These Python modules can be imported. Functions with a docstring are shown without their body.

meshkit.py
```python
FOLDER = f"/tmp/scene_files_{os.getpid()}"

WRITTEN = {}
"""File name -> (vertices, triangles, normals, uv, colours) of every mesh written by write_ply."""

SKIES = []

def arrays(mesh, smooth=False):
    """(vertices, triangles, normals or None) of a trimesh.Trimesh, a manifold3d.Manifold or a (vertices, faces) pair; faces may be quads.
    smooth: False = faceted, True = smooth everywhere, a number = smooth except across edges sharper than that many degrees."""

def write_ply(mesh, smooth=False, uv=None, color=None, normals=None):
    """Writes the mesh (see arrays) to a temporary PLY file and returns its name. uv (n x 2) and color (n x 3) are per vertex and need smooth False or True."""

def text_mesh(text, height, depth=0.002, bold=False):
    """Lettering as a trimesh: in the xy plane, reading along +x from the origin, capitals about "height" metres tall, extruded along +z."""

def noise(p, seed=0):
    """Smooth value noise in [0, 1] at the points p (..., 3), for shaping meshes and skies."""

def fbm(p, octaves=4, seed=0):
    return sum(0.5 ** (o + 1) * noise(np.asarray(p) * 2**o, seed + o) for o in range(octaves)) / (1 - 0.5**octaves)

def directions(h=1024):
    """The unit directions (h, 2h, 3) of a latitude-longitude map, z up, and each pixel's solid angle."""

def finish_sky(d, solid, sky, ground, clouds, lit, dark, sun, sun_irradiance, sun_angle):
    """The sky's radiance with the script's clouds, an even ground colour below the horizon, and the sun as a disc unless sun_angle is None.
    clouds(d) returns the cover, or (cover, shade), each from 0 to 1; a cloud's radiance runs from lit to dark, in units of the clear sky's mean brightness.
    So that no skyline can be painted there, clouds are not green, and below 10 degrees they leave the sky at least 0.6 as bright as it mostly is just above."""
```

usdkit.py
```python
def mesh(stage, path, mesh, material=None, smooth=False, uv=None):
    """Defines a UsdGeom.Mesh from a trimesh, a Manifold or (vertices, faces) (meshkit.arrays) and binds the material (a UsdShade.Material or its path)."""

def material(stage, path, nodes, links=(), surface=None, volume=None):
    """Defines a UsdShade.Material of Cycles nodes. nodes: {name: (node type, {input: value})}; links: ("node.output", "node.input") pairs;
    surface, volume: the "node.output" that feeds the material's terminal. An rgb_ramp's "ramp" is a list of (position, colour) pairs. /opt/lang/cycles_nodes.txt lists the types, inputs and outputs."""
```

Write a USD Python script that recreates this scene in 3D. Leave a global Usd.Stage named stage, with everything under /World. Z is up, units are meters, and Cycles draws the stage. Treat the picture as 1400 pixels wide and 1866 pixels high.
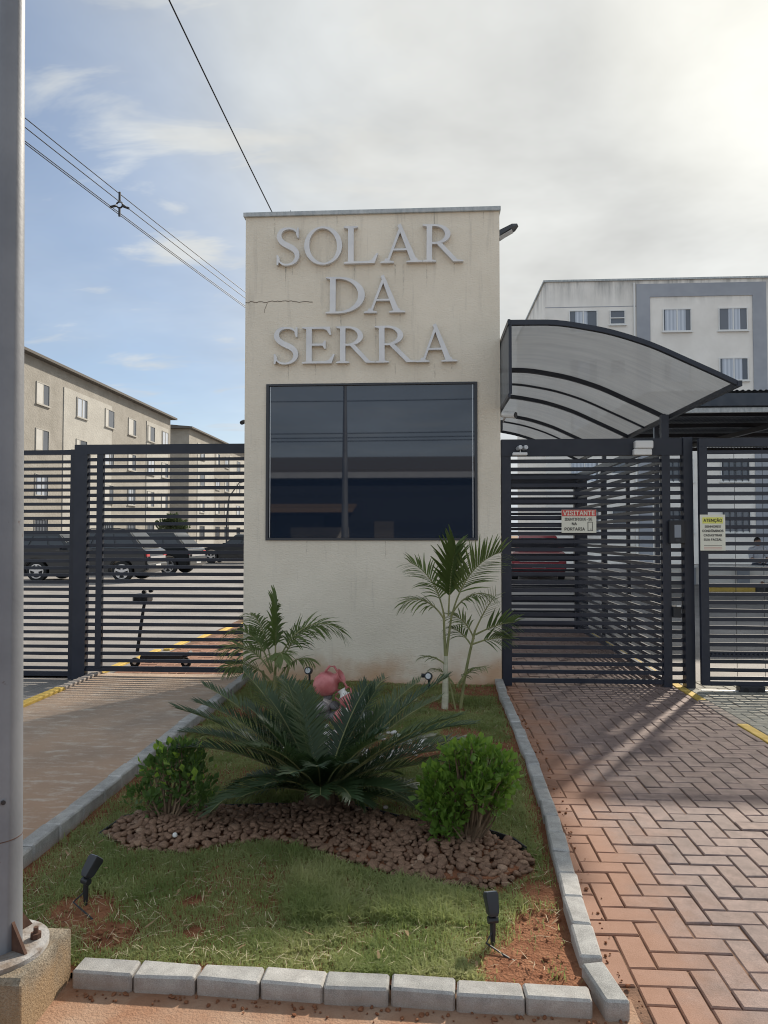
import math, random
import numpy as np
import trimesh
import shapely
from shapely.geometry import Polygon, Point, LineString, box as sbox
from shapely.ops import unary_union
from shapely import affinity
import usdkit, meshkit
from pxr import Usd, UsdGeom, UsdLux, UsdShade, Gf, Sdf, Vt

stage = Usd.Stage.CreateInMemory()
UsdGeom.SetStageUpAxis(stage, UsdGeom.Tokens.z)
UsdGeom.SetStageMetersPerUnit(stage, 1.0)
world = UsdGeom.Xform.Define(stage, "/World")
stage.SetDefaultPrim(world.GetPrim())
UsdGeom.Scope.Define(stage, "/World/Looks")

# ------------------------------------------------------------------ camera, sky, sun, exposure
EXPOSURE = 1.6
SKY_STRENGTH = 0.065
SUN_INTENSITY = 0.5
SUN_AZ = math.radians(32.0)      # from +y towards +x
SUN_EL = math.radians(35.0)
YAW, PITCH = math.radians(3.3), math.atan(42.0 / 1300.0)
cam = UsdGeom.Camera.Define(stage, "/World/camera")
cam.CreateHorizontalApertureAttr(1400.0 / 1300.0 * 24.0)
cam.CreateVerticalApertureAttr(1866.6667 / 1300.0 * 24.0)
cam.CreateFocalLengthAttr(24.0)
cam.CreateClippingRangeAttr(Gf.Vec2f(0.05, 2000))
cam.CreateExposureAttr(EXPOSURE)
_m = Gf.Matrix4d().SetRotate(Gf.Rotation(Gf.Vec3d(1, 0, 0), 90 + math.degrees(PITCH)) * Gf.Rotation(Gf.Vec3d(0, 0, 1), math.degrees(YAW)))
_m.SetTranslateOnly(Gf.Vec3d(0, 0, 1.5))
cam.AddTransformOp().Set(_m)
SUN = np.array([math.sin(SUN_AZ) * math.cos(SUN_EL), math.cos(SUN_AZ) * math.cos(SUN_EL), math.sin(SUN_EL)])


def mat(name, nodes, links=(), surface="p.BSDF", volume=None):
    return usdkit.material(stage, "/World/Looks/" + name, nodes, links, surface=surface, volume=volume)


sky_mat = mat("sky_material", {
    "sky": ("sky_texture", {"sky_type": "single_scattering", "sun_disc": False, "sun_elevation": SUN_EL, "sun_rotation": SUN_AZ, "altitude": 600.0, "air_density": 1.0, "aerosol_density": 1.6, "ozone_density": 1.0}),
    "tc": ("texture_coordinate", {}),
    # cloud layer on a plane overhead: divide by height
    "xyz": ("separate_xyz", {}),
    "zz": ("math", {"math_type": "maximum", "value2": 0.06}),
    "zo": ("math", {"math_type": "add", "value2": 0.12}),
    "dx": ("math", {"math_type": "divide"}),
    "dy": ("math", {"math_type": "divide"}),
    "pl": ("combine_xyz", {"z": 0.0}),
    "mp": ("mapping", {"rotation": (0, 0, 0.75), "scale": (1.0, 2.3, 1.0), "location": (3.1, 1.7, 0.4)}),
    "n1": ("noise_texture", {"scale": 2.3, "detail": 9.0, "roughness": 0.56, "distortion": 0.35}),
    "n2": ("noise_texture", {"scale": 0.55, "detail": 4.0, "roughness": 0.5}),
    "r1": ("map_range", {"range_type": "smoothstep", "from_min": 0.44, "from_max": 0.78, "to_min": 0.0, "to_max": 0.9, "clamp": True}),
    "r2": ("map_range", {"range_type": "smoothstep", "from_min": 0.30, "from_max": 0.68, "to_min": 0.05, "to_max": 0.5, "clamp": True}),
    # forward scattering of the thin cloud round the sun
    "nrm": ("mix_vector", {"fac": (0.0)}),
    "dot": ("vector_math", {"math_type": "dot_product", "vector2": tuple(SUN)}),
    "g1": ("map_range", {"range_type": "smoothstep", "from_min": 0.58, "from_max": 1.0, "to_min": 0.0, "to_max": 1.0, "clamp": True}),
    "cov": ("math", {"math_type": "maximum"}),
    "gap": ("vector_math", {"math_type": "dot_product", "vector2": (-0.46, 0.80, 0.385)}),
    "gp": ("map_range", {"range_type": "smoothstep", "from_min": 0.74, "from_max": 0.97, "to_min": 1.0, "to_max": 0.22, "clamp": True}), "base": ("math", {"math_type": "multiply", "value2": 0.86}),
    "cw": ("math", {"math_type": "maximum"}), "cov2": ("math", {"math_type": "multiply_add", "value2": 1.6, "use_clamp": True}),
    "cc": ("mix_color", {"a": (3.05, 3.45, 3.9), "b": (4.1, 4.15, 4.05), "use_clamp": False}),
    "cl": ("math", {"math_type": "multiply", "value2": 0.62}), "gc": ("math", {"math_type": "multiply_add", "value2": 1.15, "use_clamp": True}),
    "n3": ("noise_texture", {"scale": 1.6, "detail": 6.0, "roughness": 0.55, "distortion": 0.2}),
    "r3": ("map_range", {"from_min": 0.3, "from_max": 0.7, "to_min": 0.76, "to_max": 1.10, "clamp": True}), "sc": ("vector_math", {"math_type": "scale"}),
    "hz": ("map_range", {"range_type": "smoothstep", "from_min": 0.0, "from_max": 0.35, "to_min": 0.4, "to_max": 0.0, "clamp": True}),
    "cov3": ("math", {"math_type": "maximum"}),
    "sd": ("vector_math", {"math_type": "scale", "scale": 0.68}),
    "mx": ("mix_color", {"use_clamp": False}),
    "g2": ("map_range", {"range_type": "smoothstep", "from_min": 0.95, "from_max": 1.0, "to_min": 0.0, "to_max": 1.0, "clamp": True}), "gs": ("vector_math", {"math_type": "scale", "vector1": (1.6, 1.5, 1.2)}), "ga": ("vector_math", {"math_type": "add"}),
    "bg": ("background_shader", {"strength": SKY_STRENGTH}),
}, [("tc.generated", "xyz.vector"), ("xyz.z", "zz.value1"), ("zz.value", "zo.value1"), ("xyz.x", "dx.value1"), ("zo.value", "dx.value2"), ("xyz.y", "dy.value1"), ("zo.value", "dy.value2"),
    ("dx.value", "pl.x"), ("dy.value", "pl.y"), ("pl.vector", "mp.vector"), ("mp.vector", "n1.vector"), ("pl.vector", "n2.vector"),
    ("n1.fac", "r1.value"), ("n2.fac", "r2.value"), ("r1.result", "cov.value1"), ("r2.result", "cov.value2"),
    ("tc.generated", "dot.vector1"), ("dot.value", "g1.value"), ("g1.result", "cov2.value1"), ("tc.generated", "gap.vector1"), ("gap.value", "gp.value"), ("gp.result", "base.value1"), ("base.value", "cw.value1"), ("cov.value", "cw.value2"), ("cw.value", "cov2.value3"),
    ("xyz.z", "hz.value"), ("hz.result", "cov3.value1"), ("cov2.value", "cov3.value2"),
    ("r1.result", "cl.value1"), ("g1.result", "gc.value1"), ("cl.value", "gc.value3"), ("gc.value", "cc.fac"), ("pl.vector", "n3.vector"), ("n3.fac", "r3.value"), ("cc.result", "sc.vector1"), ("r3.result", "sc.scale"), ("cov3.value", "mx.fac"), ("sky.color", "sd.vector1"), ("sd.vector", "mx.a"), ("sc.vector", "mx.b"), ("dot.value", "g2.value"), ("g2.result", "gs.scale"), ("mx.result", "ga.vector1"), ("gs.vector", "ga.vector2"), ("ga.vector", "bg.color")], surface="bg.background")
dome = UsdLux.DomeLight.Define(stage, "/World/sky")
dome.CreateIntensityAttr(1.0)
UsdShade.MaterialBindingAPI.Apply(dome.GetPrim()).Bind(sky_mat)
dome.GetPrim().SetCustomDataByKey("kind", "structure")
sun = UsdLux.DistantLight.Define(stage, "/World/sun")
sun.CreateNormalizeAttr(True)
sun.CreateIntensityAttr(SUN_INTENSITY)
sun.CreateAngleAttr(2.0)
sun.CreateColorAttr(Gf.Vec3f(1.0, 0.91, 0.78))
_z = Gf.Vec3d(*SUN)
_x = Gf.Cross(Gf.Vec3d(0, 0, 1), _z).GetNormalized()
_y = Gf.Cross(_z, _x)
sun.AddTransformOp().Set(Gf.Matrix4d(_x[0], _x[1], _x[2], 0, _y[0], _y[1], _y[2], 0, _z[0], _z[1], _z[2], 0, 0, 0, 0, 1))

# ------------------------------------------------------------------ scene helpers
used = {}


def fresh(parent, name):
    k = (parent, name)
    n = used.get(k, -1) + 1
    used[k] = n
    return parent + "/" + (name if n == 0 else "%s_%03d" % (name, n))


def tag(prim, label=None, cat=None, group=None, kind=None):
    for k, v in (("label", label), ("category", cat), ("group", group), ("kind", kind)):
        if v:
            prim.SetCustomDataByKey(k, v)


def vf(m):
    v, f, _ = meshkit.arrays(m)
    return v, f


class Thing:
    """An Xform at the thing's base; parts are given in world coordinates."""

    def __init__(self, name, label=None, cat=None, base=(0, 0, 0), group=None, kind=None):
        self.path = fresh("/World", name)
        self.base = np.array(base, float)
        x = UsdGeom.Xform.Define(stage, self.path)
        x.AddTranslateOp().Set(Gf.Vec3d(*map(float, base)))
        self.prim = x.GetPrim()
        tag(self.prim, label, cat, group, kind)

    def part(self, name, mesh, material, parent=None, label=None, kind=None, smooth=30):
        p = fresh(parent or self.path, name)
        v, f = vf(mesh)
        usdkit.mesh(stage, p, trimesh.Trimesh(v - self.base, f, process=False), material, smooth=smooth)
        tag(stage.GetPrimAtPath(p), label, None, None, kind)
        return p


def single(name, mesh, material, label=None, cat=None, group=None, kind=None, smooth=30):
    p = fresh("/World", name)
    usdkit.mesh(stage, p, mesh, material, smooth=smooth)
    tag(stage.GetPrimAtPath(p), label, cat, group, kind)
    return p


cat_ = trimesh.util.concatenate


def B(x0, x1, y0, y1, z0, z1, c=0.0):
    """A box; c chamfers its edges."""
    x0, x1 = sorted((x0, x1)); y0, y1 = sorted((y0, y1)); z0, z1 = sorted((z0, z1))
    if c <= 0:
        m = trimesh.creation.box([x1 - x0, y1 - y0, z1 - z0])
        m.apply_translation([(x0 + x1) / 2, (y0 + y1) / 2, (z0 + z1) / 2])
        return m
    pts = []
    for sx, ax in ((x0, 1), (x1, -1)):
        for sy, ay in ((y0, 1), (y1, -1)):
            for sz, az in ((z0, 1), (z1, -1)):
                pts += [(sx, sy + ay * c, sz + az * c), (sx + ax * c, sy, sz + az * c), (sx + ax * c, sy + ay * c, sz)]
    return trimesh.Trimesh(*hull(pts), process=False)


def hull(pts):
    h = trimesh.convex.convex_hull(np.array(pts, float))
    return np.array(h.vertices), np.array(h.faces)


def tube(pts, r, n=8, cap=True):
    """A tube along points; r is a radius or one per point."""
    pts = np.array(pts, float)
    r = np.broadcast_to(np.asarray(r, float), (len(pts),))
    t = np.gradient(pts, axis=0)
    t /= np.maximum(np.linalg.norm(t, axis=1, keepdims=True), 1e-9)
    ref = np.array([0, 0, 1.0]) if abs(t[:, 2]).mean() < 0.9 else np.array([1.0, 0, 0])
    a = np.cross(t, ref); a /= np.maximum(np.linalg.norm(a, axis=1, keepdims=True), 1e-9)
    b = np.cross(t, a)
    ang = np.linspace(0, 2 * np.pi, n, endpoint=False)
    v = (pts[:, None] + r[:, None, None] * (np.cos(ang)[None, :, None] * a[:, None] + np.sin(ang)[None, :, None] * b[:, None])).reshape(-1, 3)
    f = []
    for i in range(len(pts) - 1):
        for k in range(n):
            p, q = i * n + k, i * n + (k + 1) % n
            f += [(p, q, q + n), (p, q + n, p + n)]
    if cap:
        for base, flip in ((0, 1), ((len(pts) - 1) * n, -1)):
            c = [base + k for k in range(n)]
            for k in range(1, n - 1):
                f.append((c[0], c[k], c[k + 1])[::flip])
    m = trimesh.Trimesh(v, np.array(f), process=False)
    m.invert()
    return m


def cyl(p, q, r, n=14):
    return tube([p, q], r, n)


def lathe(profile, n=20, centre=(0, 0, 0)):
    """profile: (r, z) pairs."""
    pr = np.array(profile, float)
    ang = np.linspace(0, 2 * np.pi, n, endpoint=False)
    v = np.stack([pr[:, 0, None] * np.cos(ang), pr[:, 0, None] * np.sin(ang), np.repeat(pr[:, 1, None], n, 1)], -1).reshape(-1, 3)
    f = []
    for i in range(len(pr) - 1):
        for k in range(n):
            a, b = i * n + k, i * n + (k + 1) % n
            f += [(a, b, b + n), (a, b + n, a + n)]
    return trimesh.Trimesh(v + np.array(centre), np.array(f), process=False)


def extrude(poly, h):
    gs = [g for g in getattr(poly, "geoms", [poly]) if g.area > 1e-9]
    return cat_([trimesh.creation.extrude_polygon(g, h, engine="earcut") for g in gs])


def wallpiece(poly, y0, depth):
    """A polygon in (x, z) turned into a plate from y0 - depth (towards the street) to y0."""
    m = extrude(poly, depth)
    v = np.array(m.vertices)
    return trimesh.Trimesh(np.stack([v[:, 0], y0 - v[:, 2], v[:, 1]], 1), np.array(m.faces)[:, :], process=False)


def sheet(x0, x1, y0, y1, z, nx=1, ny=1, fn=None):
    xs, ys = np.linspace(x0, x1, nx + 1), np.linspace(y0, y1, ny + 1)
    X, Y = np.meshgrid(xs, ys, indexing="ij")
    Z = np.full_like(X, z) if fn is None else fn(X, Y)
    v = np.stack([X, Y, Z], -1).reshape(-1, 3)
    i = np.arange(nx * (ny + 1)).reshape(nx, ny + 1)[:, :-1].ravel()
    f = np.vstack([np.stack([i, i + ny + 1, i + ny + 2], 1), np.stack([i, i + ny + 2, i + 1], 1)])
    return trimesh.Trimesh(v, f, process=False)


def move(m, R=None, t=(0, 0, 0)):
    m = m.copy()
    if R is not None:
        T = np.eye(4); T[:3, :3] = R
        m.apply_transform(T)
    m.apply_translation(t)
    return m


def rot(ax, deg):
    return trimesh.transformations.rotation_matrix(math.radians(deg), ax)[:3, :3]


# ------------------------------------------------------------------ materials
def noisy(name, c1, c2, scale, rough=0.75, bump=0.0, bscale=60.0, detail=6.0, spec=0.3, ramp=(0.35, 0.65), extra=None, extra_links=(), out="rp.color", metallic=0.0, bdist=0.02, stretch=(1, 1, 1)):
    """Two tones mixed by noise in world space, with fine relief."""
    nodes = {"g": ("geometry", {}), "m0": ("mapping", {"scale": stretch}), "n": ("noise_texture", {"scale": scale, "detail": detail, "roughness": 0.6}),
             "rp": ("rgb_ramp", {"ramp": [(ramp[0], c1), (ramp[1], c2)]}),
             "p": ("principled_bsdf", {"roughness": rough, "specular_ior_level": spec, "metallic": metallic})}
    links = [("g.position", "m0.vector"), ("m0.vector", "n.vector"), ("n.fac", "rp.fac"), (out, "p.base_color")]
    if bump:
        nodes["nb"] = ("noise_texture", {"scale": bscale, "detail": 4.0, "roughness": 0.6})
        nodes["b"] = ("bump", {"strength": bump, "distance": bdist})
        links += [("m0.vector", "nb.vector"), ("nb.fac", "b.height"), ("b.normal", "p.normal")]
    nodes.update(extra or {})
    return mat(name, nodes, links + list(extra_links))


def plain(name, c, rough=0.5, spec=0.5, metallic=0.0, **k):
    return mat(name, {"p": ("principled_bsdf", {"base_color": c, "roughness": rough, "specular_ior_level": spec, "metallic": metallic, **k})})


def vary(name, cols, rough=0.8, bump=0.3, bscale=250.0, spec=0.25, island=True, dirt=None, fine=0.35, bdist=0.004):
    """Each piece takes its own tone (by object and by island), with grain; dirt = (nodes, links, factor output, colour)."""
    ramp = [(i / (len(cols) - 1), c) for i, c in enumerate(cols)]
    nodes = {"oi": ("object_info", {}), "g": ("geometry", {}), "cx": ("combine_xyz", {"z": 0.37}), "w": ("white_noise_texture", {"dimensions": "3D"}),
             "rp": ("rgb_ramp", {"ramp": ramp}), "n": ("noise_texture", {"scale": bscale, "detail": 4.0, "roughness": 0.7}),
             "n3": ("noise_texture", {"scale": bscale * 0.06, "detail": 5.0, "roughness": 0.6}),
             "mr": ("map_range", {"from_min": 0.3, "from_max": 0.7, "to_min": 1 - fine, "to_max": 1 + fine}),
             "mr3": ("map_range", {"from_min": 0.3, "from_max": 0.7, "to_min": 1 - fine * 0.7, "to_max": 1 + fine * 0.7}),
             "mm": ("math", {"math_type": "multiply"}),
             "hs": ("hsv", {}),
             "b": ("bump", {"strength": bump, "distance": bdist}), "p": ("principled_bsdf", {"roughness": rough, "specular_ior_level": spec})}
    links = [("oi.random", "cx.x"), ("g.random_per_island", "cx.y"), ("cx.vector", "w.vector"), ("w.value", "rp.fac"), ("g.position", "n.vector"), ("g.position", "n3.vector"), ("n.fac", "mr.value"), ("n3.fac", "mr3.value"),
             ("mr.result", "mm.value1"), ("mr3.result", "mm.value2"), ("rp.color", "hs.color"), ("mm.value", "hs.value"), ("n.fac", "b.height"), ("b.normal", "p.normal")]
    if dirt:
        nodes.update(dirt[0])
        nodes["dm"] = ("mix_color", {"b": dirt[3]})
        links += dirt[1] + [(dirt[2], "dm.fac"), ("hs.color", "dm.a"), ("dm.result", "p.base_color")]
    else:
        links += [("hs.color", "p.base_color")]
    return mat(name, nodes, links)


def xramp(axis, lo, hi, nscale=3.0, namp=0.5, gain=1.0, smooth=True):
    """Nodes for a dirt factor that falls from lo to hi along an axis, broken up by noise."""
    nodes = {"sx": ("separate_xyz", {}), "nd": ("noise_texture", {"scale": nscale, "detail": 6.0, "roughness": 0.65}),
             "no": ("math", {"math_type": "multiply_add", "value2": namp, "value3": -namp / 2}), "ad": ("math", {"math_type": "add"}),
             "md": ("map_range", {"range_type": "smoothstep", "from_min": hi, "from_max": lo, "to_min": 0.0, "to_max": gain, "clamp": True})}
    links = [("g.position", "sx.vector"), ("g.position", "nd.vector"), ("nd.fac", "no.value1"), ("no.value", "ad.value1"), ("sx." + axis, "ad.value2"), ("ad.value", "md.value")]
    return nodes, links, "md.result"


RED_DIRT = (0.33, 0.135, 0.062)
# ground
M = {}
M["terrain"] = noisy("terrain_earth", (0.22, 0.13, 0.08), (0.30, 0.22, 0.15), 0.4, 0.95, 0.3, 12)
M["asphalt"] = noisy("asphalt", (0.21, 0.195, 0.185), (0.30, 0.28, 0.26), 1.2, 0.8, 0.4, 160, spec=0.4, bdist=0.01)
M["street"] = noisy("pale_street_concrete", (0.32, 0.27, 0.22), (0.42, 0.36, 0.30), 0.8, 0.9, 0.3, 60)  # street out of view, tone lightened to bounce sunlight onto the pillar front
M["walk"] = noisy("walkway_concrete", (0.31, 0.25, 0.20), (0.44, 0.325, 0.24), 1.6, 0.88, 0.5, 60, ramp=(0.36, 0.62), bdist=0.012, out="mz.result",
                  extra={"n5": ("noise_texture", {"scale": 9.0, "detail": 8.0, "roughness": 0.75}), "m5": ("mapping", {"scale": (0.55, 1.5, 1)}), "r5": ("map_range", {"from_min": 0.5, "from_max": 0.72, "to_min": 0, "to_max": 0.9, "clamp": True}),
                         "mz": ("mix_color", {"b": (0.58, 0.52, 0.45)}),
                         "sy": ("separate_xyz", {}), "ry": ("map_range", {"from_min": 3.0, "from_max": 5.5, "to_min": 0.9, "to_max": 0.1, "clamp": True}),
                         "mo": ("mix_color", {"b": (0.40, 0.245, 0.155)})},
                  extra_links=[("g.position", "m5.vector"), ("m5.vector", "n5.vector"), ("n5.fac", "r5.value"), ("r5.result", "mz.fac"), ("g.position", "sy.vector"), ("sy.y", "ry.value"), ("ry.result", "mo.fac"), ("rp.color", "mo.a"), ("mo.result", "mz.a")])
M["front"] = noisy("front_pavement_earthy", (0.28, 0.15, 0.09), (0.35, 0.24, 0.17), 4.0, 0.9, 0.6, 90, ramp=(0.38, 0.66), bdist=0.012)
M["soil"] = noisy("garden_soil", (0.20, 0.075, 0.035), (0.30, 0.135, 0.07), 14.0, 0.95, 0.9, 70, bdist=0.03)
M["joint"] = noisy("paver_joint_sand", (0.11, 0.065, 0.045), (0.22, 0.125, 0.08), 9.0, 0.95, 0.4, 120)
dn, dl, df = xramp("x", 0.72, 1.25, 2.2, 0.95, 0.72)
M["paver"] = vary("red_paver", [(0.14, 0.102, 0.092), (0.205, 0.15, 0.135), (0.175, 0.13, 0.118), (0.235, 0.175, 0.156), (0.19, 0.135, 0.118)], 0.72, 0.45, 220, 0.25, dirt=(dn, dl, df, (0.29, 0.14, 0.08)), fine=0.34)
M["paver_grey"] = vary("grey_paver", [(0.22, 0.22, 0.185), (0.28, 0.27, 0.23), (0.25, 0.24, 0.22)], 0.8, 0.5, 180, 0.3)
M["yellow"] = noisy("yellow_road_paint", (0.50, 0.34, 0.07), (0.62, 0.44, 0.12), 9.0, 0.75, 0.3, 90)
M["black_paint"] = noisy("black_kerb_paint", (0.03, 0.03, 0.03), (0.07, 0.065, 0.06), 9.0, 0.7)
dn, dl, df = xramp("z", 0.01, 0.06, 14.0, 0.05, 0.4)
M["kerb"] = vary("kerb_concrete", [(0.28, 0.28, 0.27), (0.36, 0.355, 0.34), (0.31, 0.305, 0.295), (0.40, 0.39, 0.37)], 0.88, 0.6, 260, 0.25, dirt=(dn, dl, df, (0.36, 0.23, 0.15)), fine=0.3, bdist=0.005)
dn, dl, df = xramp("z", 0.03, 0.19, 6.0, 0.35, 0.8)
M["block"] = vary("foundation_concrete", [(0.20, 0.18, 0.14), (0.23, 0.20, 0.16)], 0.92, 0.8, 120, 0.2, dirt=(dn, dl, df, (0.30, 0.20, 0.11)), fine=0.5, bdist=0.01)
# pillar render: fine scratched stucco, weathering streaks below the letters, red splash at the foot
M["stucco"] = mat("cream_stucco", {
    "g": ("geometry", {}), "s": ("separate_xyz", {}), "m0": ("mapping", {"scale": (1.0, 1.0, 2.6)}), "n0": ("noise_texture", {"scale": 34.0, "detail": 5.0, "roughness": 0.65}),
    "n1": ("noise_texture", {"scale": 1.3, "detail": 5.0, "roughness": 0.6}), "r1": ("rgb_ramp", {"ramp": [(0.3, (0.67, 0.605, 0.495)), (0.7, (0.78, 0.71, 0.59))]}),
    "ms": ("mapping", {"scale": (7.0, 7.0, 0.55)}), "ns": ("noise_texture", {"scale": 1.6, "detail": 6.0, "roughness": 0.7}), "rs": ("map_range", {"from_min": 0.56, "from_max": 0.78, "to_min": 0.0, "to_max": 0.42, "clamp": True}),
    "mst": ("mix_color", {"b": (0.33, 0.30, 0.26)}),
    "nz": ("noise_texture", {"scale": 2.2, "detail": 5.0, "roughness": 0.6}), "nzo": ("math", {"math_type": "multiply_add", "value2": 0.75, "value3": -0.375}), "az": ("math", {"math_type": "add"}),
    "mz": ("map_range", {"range_type": "smoothstep", "from_min": 0.36, "from_max": 0.0, "to_min": 0.0, "to_max": 0.75, "clamp": True}), "mf": ("mix_color", {"b": (0.47, 0.25, 0.12)}),
    "b": ("bump", {"strength": 0.55, "distance": 0.012}), "p": ("principled_bsdf", {"roughness": 0.85, "specular_ior_level": 0.25})},
    [("g.position", "m0.vector"), ("m0.vector", "n0.vector"), ("g.position", "n1.vector"), ("n1.fac", "r1.fac"), ("g.position", "ms.vector"), ("ms.vector", "ns.vector"), ("ns.fac", "rs.value"), ("rs.result", "mst.fac"), ("r1.color", "mst.a"),
     ("g.position", "s.vector"), ("g.position", "nz.vector"), ("nz.fac", "nzo.value1"), ("nzo.value", "az.value1"), ("s.z", "az.value2"), ("az.value", "mz.value"), ("mz.result", "mf.fac"), ("mst.result", "mf.a"), ("mf.result", "p.base_color"),
     ("n0.fac", "b.height"), ("b.normal", "p.normal")])
M["coping"] = noisy("coping_metal", (0.30, 0.33, 0.34), (0.46, 0.48, 0.48), 6.0, 0.6, 0.2, 60, spec=0.5, stretch=(3, 1, 1))
M["letter"] = noisy("letter_grey_metal", (0.60, 0.60, 0.605), (0.70, 0.695, 0.69), 5.0, 0.45, 0.05, 40, spec=0.5)
M["crack"] = plain("crack_dark", (0.08, 0.06, 0.045), 0.95, 0.1)
M["steel"] = noisy("black_painted_steel", (0.010, 0.013, 0.022), (0.017, 0.020, 0.030), 6.0, 0.38, 0.03, 300, spec=0.5)
M["dark_glass"] = plain("tinted_dark_glass", (0.006, 0.010, 0.018), 0.02, 0.8, ior=1.66)
M["frame_dark"] = plain("dark_aluminium", (0.035, 0.037, 0.042), 0.4, 0.5)
M["alu"] = plain("bright_aluminium", (0.6, 0.61, 0.62), 0.35, 0.5, 0.8)
M["white_plastic"] = plain("white_plastic", (0.70, 0.70, 0.68), 0.4)
M["black_plastic"] = plain("black_plastic", (0.012, 0.013, 0.016), 0.42)
M["rubber"] = plain("tyre_rubber", (0.018, 0.018, 0.018), 0.8, 0.3)
M["pole"] = noisy("pole_galvanised", (0.14, 0.15, 0.17), (0.19, 0.20, 0.22), 3.0, 0.55, 0.05, 60, spec=0.5, metallic=0.15, out="mr.result",
                  extra={"n6": ("noise_texture", {"scale": 7.0, "detail": 5.0, "roughness": 0.6}), "r6": ("map_range", {"from_min": 0.69, "from_max": 0.72, "to_min": 0, "to_max": 0.9, "clamp": True}), "mr": ("mix_color", {"b": (0.07, 0.03, 0.02)})},
                  extra_links=[("g.position", "n6.vector"), ("n6.fac", "r6.value"), ("r6.result", "mr.fac"), ("rp.color", "mr.a")])
M["rust"] = noisy("rusted_plate", (0.20, 0.16, 0.13), (0.36, 0.35, 0.34), 9.0, 0.7, 0.3, 80, ramp=(0.42, 0.58))
M["rust_dark"] = noisy("rust_dark", (0.06, 0.03, 0.02), (0.12, 0.065, 0.045), 20.0, 0.85)
M["sign_cream"] = plain("sign_cream", (0.68, 0.66, 0.55), 0.5)
M["sign_red"] = plain("sign_red", (0.55, 0.075, 0.06), 0.5)
M["sign_yellow"] = plain("sign_yellow", (0.68, 0.66, 0.14), 0.5)
M["sign_ink"] = plain("sign_ink", (0.03, 0.03, 0.03), 0.6)
M["sign_pale_red"] = plain("sign_pale_red", (0.55, 0.22, 0.18), 0.6)
M["screen"] = plain("device_screen", (0.25, 0.27, 0.30), 0.15)
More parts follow.
